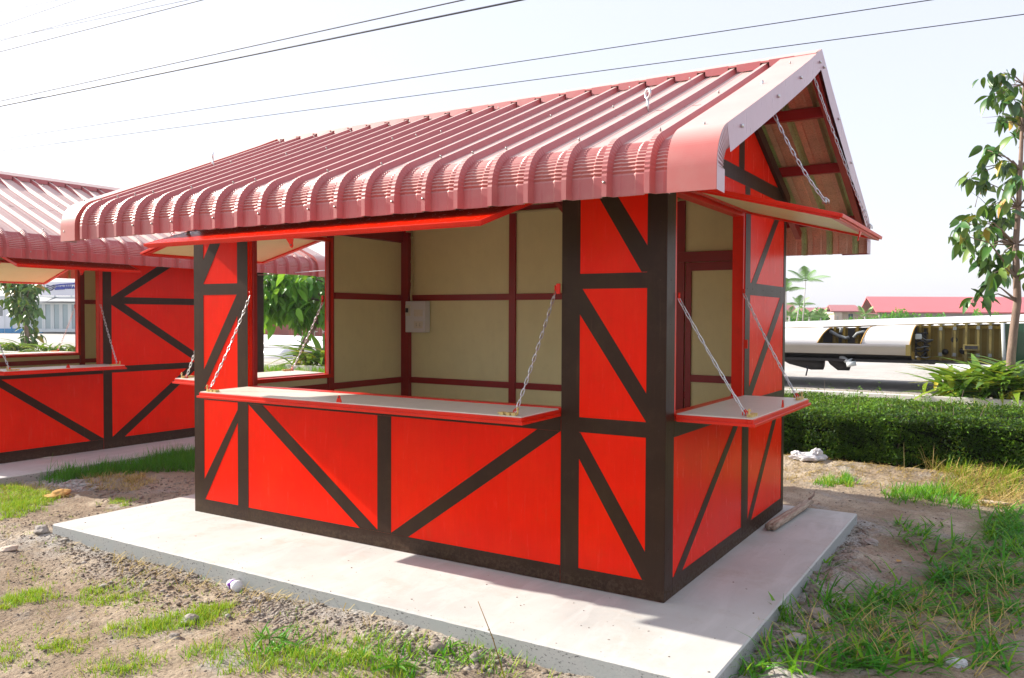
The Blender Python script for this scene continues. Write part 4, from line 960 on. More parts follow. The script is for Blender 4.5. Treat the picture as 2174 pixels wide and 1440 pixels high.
o = crumple('bag_knot', (p.x, p.y), .06, .05, .045, 'bag_white', 8); o.parent = b; o.location = (.05, .02, .075)
o = crumple('bag_handle', (p.x, p.y), .05, .035, .028, 'bag_white', 9); o.parent = b; o.location = (-.15, -.02, .06)
p = on_z(497, 1240, -.07); c_ = root('foam_cup', (p.x, p.y, gz(p.x, p.y)), 'crushed white cup with a purple print lying against the slab edge', 'cup')
mb = MB(); A = Vector((p.x-.045, p.y+.008, gz(p.x, p.y)+.032)); B = Vector((p.x+.055, p.y-.014, gz(p.x, p.y)+.034))
mb.tube([A, A.lerp(B, .3), A.lerp(B, .45), A.lerp(B, .8), B], [.024, .034, .026, .036, .030], 14); mb.build('cup_body', 'foam_white', c_)
mb = MB(); mb.tube([A.lerp(B, .26), A.lerp(B, .45)], [.0345, .0275], 14, caps=False); mb.tube([A.lerp(B, .36)+Vector((.002, -.03, .008)), A.lerp(B, .36)+Vector((.002, -.034, .006))], .014, 10); mb.build('purple_band', 'purple_print', c_)
p = on_z(2030, 1415, -.09); tag(crumple('drink_carton', (p.x, p.y), .05, .03, .02, 'bag_white', 12), 'small crumpled white carton in the grass at lower right', 'carton')
def flat_leaf(px, py, L, wd, mat, name, label, cat, ang, z=.012):
    p = on_z(px, py, -.09); me = leaf_mesh(name, mat, L, wd, .35, .1); o = link(bpy.data.objects.new(name, me)); o.location = (p.x, p.y, gz(p.x, p.y)+z); o.rotation_euler = (.1, -.05, ang); return tag(o, label, cat)
flat_leaf(1968, 1406, .075, .05, 'dry_leaf', 'dry_leaf', 'tan fallen leaf in the grass left of the crumpled carton', 'leaf', .3)
flat_leaf(1905, 1194, .05, .04, 'ochre', 'dry_leaf', 'small yellow leaf on bare dirt right of the slab', 'leaf', 1.2)
p = on_z(2108, 1066, -.08); mb = MB()
mb.prism([(-.11, -.03), (.08, -.045), (.12, .0), (.02, .045), (-.12, .02)], lambda x, y: (p.x+x, p.y+y, gz(p.x, p.y)+.02+.02*x), lambda x, y: (p.x+x, p.y+y, gz(p.x, p.y)+.03+.02*x))
tag(mb.build('board_scrap', 'card_pale'), 'pale scrap of board lying flat among the dry straw', 'board scrap')
# length of split round wood lying on the slab
s0, s1 = Vector((3.995, 1.83, .033)), Vector((4.055, 2.82, .036)); st = root('wood_stick', ((s0+s1)/2).to_tuple()[:2]+(0,), 'weathered split wooden pole lying on the slab behind the right counter', 'pole')
mb = MB(); ax = (s1-s0).normalized(); sd = Vector((ax.y, -ax.x, 0))
for k, (o_, r) in enumerate(((-.017, .027), (.019, .025))):
    pts = [s0+ax*(t*(s1-s0).length)+sd*o_*(1-.35*t)+Vector((0, 0, .003*math.sin(7*t+k))) for t in np.linspace(0, 1, 9)]
    mb.tube(pts, [r*(1-.12*t+.06*math.sin(17*t+k)) for t in np.linspace(0, 1, 9)], 12)
mb.build('pole_wood', 'weathered_wood', st); mb = MB(); mb.tube([s1-ax*.02+Vector((0, 0, .02)), s1+Vector((.02, .05, .045)), s1+Vector((.02, .10, .075))], [.012, .007, .002], 6); mb.build('splinter', 'bark', st)
# tall dry stalk standing before the slab front
p = on_z(1075, 1440, -.1); mb = MB(); top_ = at(1015, 1277, (p-CAM_LOC).dot(FWD)+.05); mb.tube([(p.x, p.y, gz(p.x, p.y)-.02), Vector(p).lerp(top_, .5)+Vector((.004, 0, .006)), top_], [.0032, .0026, .0016], 6)
mb.tube([Vector(p).lerp(top_, .62), Vector(p).lerp(top_, .63)], .005, 6); tag(mb.build('grass_stalk', 'straw'), 'tall thin dry grass stalk standing before the front edge of the slab', 'grass stalk')
# broad leaved weed rosettes
wl_me = leaf_mesh('weed_leaf', 'bright_leaf', .11, .020, .4, .3, 4)
def weed(px, py, n, sc, label, lean=(.05, .7), z=-.1):
    p = on_z(px, py, z); rt = root('weed', (p.x, p.y, gz(p.x, p.y)), label, 'weed')
    mb = MB(); mb.tube([(p.x, p.y, gz(p.x, p.y)-.01), (p.x+.005, p.y, gz(p.x, p.y)+.05*sc)], [.004, .002], 5); mb.build('stem', 'grass_blade', rt)
    for k in range(n):
        a = 2.4*k+random.uniform(-.3, .3); d = Vector((math.cos(a), math.sin(a), random.uniform(*lean))).normalized(); m = rand_rot(d, random.uniform(-.3, .3)) @ Matrix.Scale(sc*random.uniform(.6, 1.2), 4); m.translation = (0, 0, .01+.035*sc*random.random())
        o = bpy.data.objects.new('leaf', wl_me); COL.objects.link(o); o.parent = rt; o.matrix_local = m
weed(572, 1378, 11, 1.0, 'bright green weed with pointed leaves in front of the slab, left of the dry stalk')
weed(630, 1392, 9, .9, 'fresh green weed just right of the bigger pointed weed')
weed(955, 1390, 7, .9, 'narrow leaved green sprig among the grey rocks left of the dry stalk')
weed(845, 1432, 9, 1.1, 'sprawling green weed at the bottom border among grey rubble')
weed(1652, 1320, 9, 1.1, 'upright tuft of dark green leaves against the right side of the slab', (.6, 2.2))
weed(1680, 1375, 7, 1.0, 'low spreading dark green weed in the mortar chunks right of the slab')
weed(1600, 1436, 7, .9, 'large bladed weed at the bottom border below the slab corner')

# ------------------------------------------------------------------ hedge
HX0, HX1, HY0, HY1, HB, HT = 1.2, 8.6, 5.28, 7.3, -.12, .53
hr = root('hedge', ((HX0+HX1)/2, (HY0+HY1)/2, -.1), 'dense clipped dark green hedge behind the right side of the near kiosk', 'hedge')
def hedge_leaves(n, L):
    q = RNG.random(n); x = RNG.uniform(HX0, HX1, n); bul = .14*(vnoise(x, q*0, 21, 1.3)-.5)+.08*(vnoise(x, q*0+3, 27, 5)-.5)
    top = q > .62; fr = (q > .12) & ~top
    depth = RNG.exponential(.045, n)
    y = np.where(fr, HY0+depth+bul, RNG.uniform(HY0, HY1, n)); z = np.where(top, HT-depth*.8, RNG.uniform(HB, HT, n))
    y = np.where(~fr & ~top, HY1-depth, y)
    rnd = np.clip((z-(HT-.10))/.10, 0, 1)**2*.07; y = np.where(fr, y+rnd, y)
    z = z + np.where(top, .08*(vnoise(x, y, 22, 2.2)-.5)+.05*(vnoise(x, y, 23, 9)-.5), 0) - np.where(top, np.clip((HY0+.09-y)/.09, 0, 1)**2*.06, 0)
    foot = (z < HB+.14) & (RNG.random(n) < .55); z = np.where(foot, z+RNG.uniform(.1, .3, n), z)
    sp = (RNG.random(n) < .025) & top; z = z+np.where(sp, RNG.exponential(.05, n), 0)
    C = np.stack([x, y, z], -1)
    a = RNG.normal(size=(n, 3)); a[:, 2] += .6; a[:, 1] -= .25; a /= np.linalg.norm(a, axis=1)[:, None]
    b = np.cross(a, RNG.normal(size=(n, 3))); b /= np.linalg.norm(b, axis=1)[:, None]; c = np.cross(a, b)
    l = L*RNG.uniform(.6, 1.3, n)[:, None]
    V = np.stack([C-b*l, C+c*l*.42-a*l*.1, C+b*l, C-c*l*.42-a*l*.1], 1).reshape(-1, 3)
    tone = np.clip(RNG.normal(.45, .2, n)+.45*(vnoise(x, z*3, 24, 3)-.5)+np.where(top, .12, 0)+np.where(sp, .3, 0), 0, 1)  # top leaves toned lighter to paint in the sun; stray shoots lighter still
    keep = (vnoise(x+z*1.7, z*2.3+y, 25, 6.5) > .26) | (RNG.random(n) < .25); V = V.reshape(n, 4, 3)[keep].reshape(-1, 3); tone = tone[keep]; m = len(tone)
    return V, np.arange(m*4).reshape(m, 4), tone
V, Fh, tn = hedge_leaves(120000, .019); np_mesh('foliage', V, Fh, 'hedge_leaf', tn, parent=hr, off=hr['off'])['kind'] = 'stuff'
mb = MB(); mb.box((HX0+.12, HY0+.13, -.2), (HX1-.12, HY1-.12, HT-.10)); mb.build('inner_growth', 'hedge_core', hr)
mb = MB()
for k in range(70):
    x = random.uniform(HX0, HX1); y = random.uniform(HY0+.12, HY1-.1); mb.tube([(x, y, -.2), (x+random.uniform(-.05, .05), y, .1), (x+random.uniform(-.12, .12), y+random.uniform(-.08, .08), HT-.05)], [.014, .010, .004], 5)
for k in range(90):
    x = random.uniform(HX0+.5, HX1); y = random.uniform(HY0+.1, HY1); h = random.expovariate(1/.06)+.03; q = (x+random.gauss(0, .04), y, HT+h); mb.tube([(x, y, HT-.1), q], [.003, .0012], 4)
mb.build('stem', 'bark', hr, normals=False)
# shoots above the clipped top with their own little leaves
sh = new_bl(); SV = []; 
n = 900; k = RNG.integers(0, 60, n); bx_ = RNG.uniform(HX0+.6, HX1, 60); by_ = RNG.uniform(HY0+.15, HY1, 60); bh = RNG.exponential(.07, 60)+.04
C = np.stack([bx_[k]+RNG.normal(0, .018, n), by_[k]+RNG.normal(0, .018, n), HT+bh[k]*RNG.random(n)], -1); a = RNG.normal(size=(n, 3)); a /= np.linalg.norm(a, axis=1)[:, None]; b = np.cross(a, RNG.normal(size=(n, 3))); b /= np.linalg.norm(b, axis=1)[:, None]; c = np.cross(a, b); l = .014*RNG.uniform(.6, 1.3, n)[:, None]
np_mesh('young_shoots', np.stack([C-b*l, C+c*l*.45, C+b*l, C-c*l*.45], 1).reshape(-1, 3), np.arange(n*4).reshape(n, 4), 'hedge_leaf', RNG.uniform(.6, 1, n), parent=hr, off=hr['off'])['kind'] = 'stuff'

# ------------------------------------------------------------------ kerb, bed, tarpaulin
KY = 10.55
for a, b in zip(np.arange(-34, 15, 1.0), np.arange(-33, 16, 1.0)):
    pass
mb = MB(); mb.box((-40, KY, -.3), (20, KY+.13, .30)); tag(mb.build('kerb', 'kerb_white', bevel=.012), kind='structure')

# ------------------------------------------------------------------ trees and bed plants near the kerb
mango = leaf_mesh('mango_leaf', 'mango_leaf', 1, .52, .30, .4); bright = leaf_mesh('bright_leaf', 'bright_leaf', 1, .50, .3, .4); strap = leaf_mesh('strap_leaf', 'strap_leaf', 1, .17, .4, .85, 7)
TB = on_y(2145, 800, 11.2); dep = (TB-CAM_LOC).dot(FWD); TBz = gz(TB.x, TB.y)
tp = [(TB.x, TB.y, TBz-.1)]+[tuple(at(x, y, dep)) for x, y in ((2146, 760), (2152, 700), (2160, 640), (2158, 590), (2156, 520), (2162, 440), (2166, 360), (2170, 270), (2174, 180), (2178, 120))]
cl = [(2105, 175), (2128, 165), (2150, 185), (2115, 225), (2108, 205), (2152, 225), (2165, 250), (2128, 262), (2160, 290), (2095, 325), (2112, 340), (2078, 362), (2065, 378), (2090, 390), (2132, 345), (2150, 365), (2160, 395),
      (2040, 482), (2058, 472), (2078, 462), (2098, 446), (2118, 436), (2140, 425), (2152, 468), (2034, 505), (2052, 530), (2090, 495), (2110, 488), (2128, 505), (2085, 545), (2104, 565), (2122, 552), (2092, 605), (2108, 590), (2136, 560), (2150, 540), (2082, 636), (2140, 585), (2068, 500), (2100, 520), (2125, 470), (2146, 400),
      (2190, 200), (2200, 260), (2195, 330), (2215, 400), (2230, 470), (2205, 540), (2240, 500), (2195, 590)]
leafy_tree('mango_tree', 'slender tree with drooping dark leaves and a bare lower trunk at the right border', (TB.x, TB.y, TBz), tp, [.070, .067, .063, .06, .055, .048, .042, .035, .028, .02, .010],
    [at(x+random.gauss(0, 3), y-8+random.gauss(0, 4), dep+random.gauss(0, .35)) for x, y in cl], mango, 298, .28, .062, extra=230, bare=[(at(2160, 250, dep), at(2085, 250, dep)), (at(2165, 262, dep), at(2095, 262, dep)), (at(2100, 440, dep), at(2062, 408, dep)), (at(2070, 440, dep), at(2080, 405, dep))])
def strap_plant(px, py, Y, n, L, label, spread=.25, up=(.15, 1.6), name='strap_leaved_plant', base_z=None):
    p = on_y(px, py, Y); z = gz(p.x, p.y) if base_z is None else base_z; rt = root(name, (p.x, p.y, z), label, 'plant', None)
    mb = MB()
    for k in range(5):
        a = random.uniform(0, 6.3); mb.tube([(p.x+.03*math.cos(a), p.y+.03*math.sin(a), z-.05), (p.x+.12*math.cos(a)*spread*3, p.y+.12*math.sin(a)*spread*3, z+.25*L/.5)], [.010, .005], 5)
    mb.build('stem', 'bark', rt)
    for k in range(n):
        a = random.uniform(0, 6.3); d = Vector((math.cos(a), math.sin(a), random.uniform(*up))).normalized(); m = rand_rot(d, random.uniform(-.5, .5)) @ Matrix.Scale(L*random.uniform(.55, 1.2), 4)
        m.translation = (random.gauss(0, spread*.5), random.gauss(0, spread*.4), random.uniform(.0, .35)*L)
        o = bpy.data.objects.new('leaf', strap); COL.objects.link(o); o.parent = rt; o.matrix_local = m
for k, (px, lab, n, L) in enumerate([(2032, 'yellow green strap leaved plant furthest left along the white kerb', 60, .72), (2085, 'yellowing strap leaved plant between the left one and the slender tree', 80, .82), (2135, 'strap leaved plant at the foot of the slender tree', 80, .9), (2185, 'strap leaved plant right of the slender tree, cut by the picture border', 70, .95)]):
    strap_plant(px, 845, 10.95+.25*(k % 2), n, L*.92, lab, .40, (.25, 2.8))
# bed seen through the near kiosk's side opening
strap_plant(655, 775, 11.0, 60, .8, 'bushy green strap leaved plant seen through the near kiosk left opening', .35)
strap_plant(690, 775, 11.1, 50, .95, 'taller strap leaved plant half hidden by the red jamb of the left opening', .3, (.8, 3))
B2 = on_y(628, 775, 11.6); d2 = (B2-CAM_LOC).dot(FWD)
leafy_tree('leafy_tree', 'bright green leafy tree framed by the near kiosk left opening', (B2.x, B2.y, gz(B2.x, B2.y)), [(B2.x, B2.y, gz(B2.x, B2.y)-.1)]+[tuple(at(x, y, d2)) for x, y in ((640, 740), (668, 690), (690, 640), (692, 600), (680, 570))], [.09, .085, .075, .06, .045, .02],
    [at(random.uniform(555, 700), random.uniform(585, 655), d2+random.gauss(0, .5)) for k in range(46)]+[at(x, y, d2) for x, y in ((570, 665), (585, 660), (640, 665), (660, 668), (648, 680), (680, 670))], bright, 298, .42, .17, extra=900)
# sapling and bed plants seen through the neighbour
B3 = on_y(57, 741, 11.6); d3 = (B3-CAM_LOC).dot(FWD)
leafy_tree('sapling', 'young tree with hanging leaves seen through the neighbour kiosk', (B3.x, B3.y, gz(B3.x, B3.y)), [(B3.x, B3.y, gz(B3.x, B3.y)-.1)]+[tuple(at(x, y, d3)) for x, y in ((57, 710), (54, 680), (52, 650), (47, 610), (45, 570))], [.075, .07, .06, .05, .035, .015],
    [at(random.gauss(48, 15), random.uniform(600, 672), d3+random.gauss(0, .5)) for k in range(34)]+[at(x, y, d3+.2) for x, y in ((62, 690), (66, 705), (60, 720), (70, 712), (14, 602), (22, 600), (40, 570), (60, 580))], mango, 280, .36, .13, extra=350)
labs = ['left end of the flower bed', 'just left of the sapling', 'at the foot of the sapling', 'right of the sapling', 'before the glass office door', 'next to the red jamb, furthest right']
for k, (px, py) in enumerate([(8, 745), (32, 738), (48, 742), (88, 737), (118, 742), (146, 746)]):
    strap_plant(px, py+6, 11.0+.2*(k % 3), 34, .62, 'light green bed plant seen through the neighbour kiosk, '+labs[k], .4, (.3, 2), name='bed_plant')

# ------------------------------------------------------------------ dismantled aircraft wing on the gravel
WY = 12.75
def wp(px, py, dy=0.0): return on_y(px, py, WY+dy)
def sheet(mb, pts_a, pts_b, mi=0, smooth=True):
    n = len(pts_a); mb.add(list(pts_a)+list(pts_b), [(i, i+1, n+i+1, n+i) for i in range(n-1)], mi, smooth)
wr = root('aircraft_wing', (wp(1930, 770).x, WY+.6, gz(0, WY)), 'white dismantled aircraft wing with open leading edge bays, behind the hedge', 'aircraft wing')
def ztop(x):      # upper edge rises gently to the right
    a, b = wp(1668, 683), wp(2174, 667); return a.z+(b.z-a.z)*(x-a.x)/(b.x-a.x)
def zof(px, py): return wp(px, py).z
X = lambda px: wp(px, 720).x
xl, xr = X(1668)-1.6, X(2174)+2.2
zb = zof(1700, 748); zlow = zof(1900, 764)
mb = MB()          # top skin, curving back and away
rows = []
for x in np.linspace(xl, xr, 16):
    zt = ztop(x); rows.append([(x, WY+.16, zt-.16), (x, WY+.30, zt-.075), (x, WY+.55, zt-.015), (x, WY+.95, zt), (x, WY+1.6, zt-.03), (x, WY+2.7, zt-.28)])
for a, b in zip(rows[:-1], rows[1:]): sheet(mb, a, b)
mb.build('top_skin', 'wing_white', wr)
def nose(px0t, px0b, px1t, px1b, zlo, lab=None):
    """curved leading edge skin between two slanted ends"""
    mb = MB(); A = []; B = []
    for k in range(11):
        t = k/10; yy = WY+.17-.55*math.sin(t*math.pi/2)**1.0*(1-.15*t); 
        xa = X(px0t)+(X(px0b)-X(px0t))*t**1.3; xb = X(px1t)+(X(px1b)-X(px1t))*t**1.3
        za = ztop(xa)-.15; zb_ = ztop(xb)-.15
        A.append((xa, yy, za-(za-zlo)*(1-math.cos(t*math.pi/2)))); B.append((xb, yy, zb_-(zb_-zlo)*(1-math.cos(t*math.pi/2))))
    sheet(mb, A, B); o = mb.build('nose_skin', 'wing_white', wr)
    for q_ in (A, B):
        e = MB(); e.tube(q_, .012, 6); e.build('skin_edge', 'ochre', o)
znose = zof(1700, 727)
nose(1560, 1560, 1762, 1742, znose); nose(1848, 1833, 1944, 1936, znose)
mb = MB()          # polished strip under the nose
A = []; B = []
for k in range(9):
    a = math.pi*(-.15+1.0*k/8)*.62; A.append((xl, WY-.33+.10*(1-math.cos(a))-.03, znose-(znose-zb)*k/8)); B.append((X(1938), WY-.33+.10*(1-math.cos(a))-.03, znose-(znose-zb)*k/8))
sheet(mb, A, B); mb.build('leading_edge_strip', 'wing_silver', wr)
mb = MB(); mb.box((X(1928), WY-.36, zb), (X(1938), WY-.22, znose)); mb.build('strip_end_cap', 'primer_edge', wr)
mb = MB(); mb.quad((xl, WY+.20, zlow), (xr, WY+.20, zlow+.02), (xr, WY+.20, ztop(xr)-.12), (xl, WY+.20, ztop(xl)-.12)); sp = mb.build('spar_web', 'primer_olive', wr)
mb = MB(); mb.box((xl, WY-.22, zlow-.05), (xr, WY+2.7, zlow+.0)); mb.build('bottom_skin', 'wing_dark', wr)
mb = MB(); mb.quad((xl, WY-.25, zb-.005), (X(1938), WY-.25, zb-.005), (X(1938), WY-.05, zlow), (xl, WY-.05, zlow)); mb.build('lower_shroud', 'wing_dark', wr)
for px in (1952, 1972, 1996, 2026, 2050, 2076, 2102, 2128, 1770, 1790, 1818):
    mb = MB(); x = X(px); lo = zlow if px > 1940 else znose; mb.box((x-.02, WY+.10, lo), (x+.02, WY+.195, ztop(x)-.13)); mb.box((x-.055, WY+.178, lo), (x+.055, WY+.194, ztop(x)-.13)); mb.build('stiffener', 'primer_edge' if px > 1990 else 'primer_olive', wr)
    for zz in (lo+.12, ztop(x)-.22):
        if px in (1996, 2026, 2076, 2102): mb = MB(); mb.box((x-.028, WY+.06, zz-.03), (x+.028, WY+.10, zz+.03)); mb.build('bracket', 'hose_grey', wr)
for zz, d in ((ztop(X(2030))-.20, .05), (zlow+.04, .06)):
    mb = MB(); mb.box((X(1945), WY+.13, zz-d/2), (X(2130), WY+.19, zz+d/2)); mb.build('spar_rail', 'primer_olive', wr)
for px, py in ((2005, 748), (2043, 746), (2025, 722)):
    mb = MB(); c = wp(px, py, .05); mb.tube([c+Vector((0, .125, 0)), c+Vector((0, .148, 0))], .055, 14); mb.build('access_port', 'wing_dark', wr)
mb = MB(); c = wp(2062, 738, .02); mb.box((c.x-.13, WY-.02, c.z-.05), (c.x+.13, WY+.12, c.z+.05)); mb.build('junction_box', 'primer_edge', wr)
mb = MB(); c = wp(2062, 738, -.0); mb.box((c.x-.10, WY-.03, c.z-.03), (c.x+.10, WY-.021, c.z+.03)); mb.build('box_opening', 'wing_dark', wr)
# dark clutter of pipes at the bay beside the nose
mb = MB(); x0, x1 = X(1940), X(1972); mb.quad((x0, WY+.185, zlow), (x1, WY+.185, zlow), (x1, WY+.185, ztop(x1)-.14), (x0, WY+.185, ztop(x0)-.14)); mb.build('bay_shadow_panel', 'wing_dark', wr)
q = random.Random(3)
for k in range(9):
    mb = MB(); z = zlow+.06+.055*k; mb.tube([(x0+.03, WY+.1, z), (x0+.12, WY+.02+q.uniform(-.05, .08), z+q.uniform(-.05, .05)), (x0+.2, WY+.06, z+q.uniform(-.05, .05)), (x1+q.uniform(-.1, .1), WY+.12, z+q.uniform(-.05, .05))], .009+.005*(k % 3), 7); mb.build('pipe', 'wing_dark' if k % 3 else 'hose_grey', wr)
mb = MB(); c = wp(1950, 715); mb.box((c.x-.06, WY-.0, c.z-.05), (c.x+.05, WY+.08, c.z+.05)); mb.build('fluid_tank', 'frame_grey', wr, bevel=.02)
# hoses in the small upper bay
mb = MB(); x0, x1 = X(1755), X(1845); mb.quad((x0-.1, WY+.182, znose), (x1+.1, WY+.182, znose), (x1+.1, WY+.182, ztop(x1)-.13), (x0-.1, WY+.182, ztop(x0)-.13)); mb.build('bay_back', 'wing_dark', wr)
for pts in (((1762, 703), (1778, 712), (1795, 718), (1803, 716)), ((1812, 717), (1820, 708), (1832, 705), (1840, 706)), ((1786, 696), (1785, 706))):
    mb = MB(); mb.tube([wp(x, y, .04) for x, y in pts], .03, 8); mb.build('hose', 'hose_grey', wr)
# green tinted tail end on the right
mb = MB(); mb.quad(wp(2131, 768, .15), (xr, WY+.15, zlow), (xr, WY+.15, ztop(xr)-.14), wp(2129, 688, .15)); mb.build('tinted_panel', 'green_glass', wr)
mb = MB(); mb.tube([wp(2129, 686, .06), wp(2132, 768, .06)], .03, 6); mb.build('panel_frame', 'frame_grey', wr)
# flap track fairings hanging below
for px0, px1, px2 in ((1640, 1735, 1748), (1752, 1795, 1804)):
    mb = MB(); a = X(px0); b = X(px1); c = X(px2); z = zb-.02
    mb.tube([(a, WY+.1, z), (a+(b-a)*.4, WY+.1, z-.10), (b-.1, WY+.1, z-.19), (c, WY+.1, z-.22)], [.05, .13, .14, .10], 10); mb.build('fairing', 'wing_dark', wr)
mb = MB(); mb.tube([wp(1786, 758, -.1), wp(1800, 768, -.2), wp(1806, 770, -.22)], [.05, .05, .09], 8); mb.tube([wp(1806, 768, -.22), wp(1808, 778, -.22)], .09, 10); mb.build('actuator', 'frame_grey', wr)
mb = MB(); mb.tube([wp(1714, 772), wp(1714, 785), wp(1711, 798)], .014, 6); mb.build('hanging_cable', 'cable_black', wr)
mb = MB(); c = wp(1978, 768); mb.tube([c+Vector((0, 0, .03)), c-Vector((0, 0, .05))], [.10, .05], 8); mb.build('drain_fitting', 'wing_dark', wr)
for px in (1600, 2120, 2230):
    mb = MB(); x = X(px); g0 = gz(x, WY+.9); mb.box((x-.12, WY+.5, g0-.05), (x+.12, WY+1.4, zlow-.049)); mb.build('trestle', 'pole_grey', wr)
# slim white flap lying lower, behind the plants
fr_ = root('wing_flap', (wp(2120, 785).x, WY-.7, gz(0, WY)), 'thin white wing flap lying low behind the strap leaved plants', 'wing flap')
mb = MB()
p0, p1, p2, p3 = on_y(1985, 772, WY-.45), on_y(2230, 778, WY-.45), on_y(2230, 788, WY-.95), on_y(2060, 780, WY-.95)
mb.hexa([p3-Vector((0, 0, .05)), p2-Vector((0, 0, .06)), p1-Vector((0, 0, .06)), p0-Vector((0, 0, .02)), p3, p2, p1, p0]); mb.build('flap_skin', 'wing_white', fr_, bevel=.01)
for px in (2075, 2200):
    mb = MB(); p = on_y(px, 786, WY-.75); mb.box((p.x-.05, p.y-.05, gz(p.x, p.y)-.02), (p.x+.05, p.y+.05, p.z-.01)); mb.build('flap_stand', 'pole_grey', fr_)
# second wing piece seen through the left opening
lr = root('aircraft_wing', (on_y(620, 740, 15.5).x, 15.8, gz(0, 15.5)), 'white aircraft wing piece seen through the near kiosk left opening', 'aircraft wing')
LY = 15.5; xa, xb = on_y(480, 740, LY).x, on_y(760, 740, LY).x; zt, zm = on_y(620, 714, LY).z, on_y(620, 745, LY).z
mb = MB(); prof_ = [(LY+2.2, zt-.1), (LY+1.2, zt), (LY+.6, zt-.05), (LY+.2, zt-.18), (LY, zt-.38), (LY+.02, zm+.1), (LY+.15, zm)]
sheet(mb, [(xa, y, z) for y, z in prof_], [(xb, y, z-.05) for y, z in prof_]); mb.build('wing_skin', 'wing_white', lr)
mb = MB(); mb.box((xa, LY+.16, gz(xa, LY)-.03), (xb, LY+2.0, zm+.05)); mb.build('wing_underside', 'wing_dark', lr)
cr = root('white_cylinder', (on_y(580, 755, 14.3).x, 14.3, gz(0, 14.3)), 'white tapered cylinder lying in front of the left wing piece', 'cylinder')
c0, c1 = on_y(500, 757, 14.3), on_y(612, 757, 14.3); mb = MB(); mb.tube([c0, c1.lerp(c0, .05), c1], [.26, .26, .2], 16); mb.build('cylinder_body', 'wing_white', cr)
mb = MB(); mb.box((c0.x, 14.1, gz(c0.x, 14.2)-.02), (c1.x-.2, 14.5, c0.z-.20)); mb.build('chock', 'wing_dark', cr)

# ------------------------------------------------------------------ far buildings and palms
GF = .18
def far(px, py=None, depth=80): 
    p = at(px, 700 if py is None else py, depth); return p
def local_frame(px, depth): o = at(px, 680, depth); return o
RX = Vector((RIGHT.x, RIGHT.y, 0)).normalized(); FX = Vector((FWD.x, FWD.y, 0)).normalized()
def fb_(o, a, b, z): return Vector((o.x, o.y, 0))+RX*a+FX*b+Vector((0, 0, z))
def zpx(py, depth): return at(1900, py, depth).z
# long open sided market shed
D_ = 95.0; o = at(1860, 680, D_); mpp = D_/FPX
rt = root('market_shed', (o.x, o.y, GF), 'long low shed with a pink red roof on the horizon at right', 'shed')
Wd = (2174-1860)*mpp+22; ze, zr = zpx(662, D_), zpx(630, D_+5)
mb = MB(); P = lambda a, b, z: fb_(o, a, b, z)
mb.hexa([P(0, 0, ze-.15), P(Wd, 0, ze-.15), P(Wd, 5, zr-.15), P(1.0, 5, zr-.15), P(0, 0, ze), P(Wd, 0, ze), P(Wd, 5, zr), P(1.0, 5, zr)])
mb.hexa([P(1.0, 5.01, zr-.15), P(Wd, 5.01, zr-.15), P(Wd, 10, ze-.15), P(2.2, 10, ze-.15), P(1.0, 5.01, zr), P(Wd, 5.01, zr), P(Wd, 10, ze), P(2.2, 10, ze)]); mb.build('roof', 'shed_roof', rt)
mb = MB(); mb.hexa([P(.5, .3, ze-.9), P(Wd, .3, ze-.9), P(Wd, .5, ze-.9), P(.5, .5, ze-.9), P(.5, .3, ze-.16), P(Wd, .3, ze-.16), P(Wd, .5, ze-.16), P(.5, .5, ze-.16)]); mb.build('fascia', 'shed_wall', rt)
for k in range(9):
    a = 1.0+3.9*k; mb = MB(); mb.tube([P(a, .7, GF-.1), P(a, .7, ze-.5)], .13, 8); mb.build('post', 'pole_grey', rt)
mb = MB(); mb.hexa([P(.5, 7, GF-.1), P(Wd, 7, GF-.1), P(Wd, 7.3, GF-.1), P(.5, 7.3, GF-.1), P(.5, 7, ze-.7), P(Wd, 7, ze-.7), P(Wd, 7.3, ze-.7), P(.5, 7.3, ze-.7)]); mb.build('rear_wall', 'shed_wall', rt)
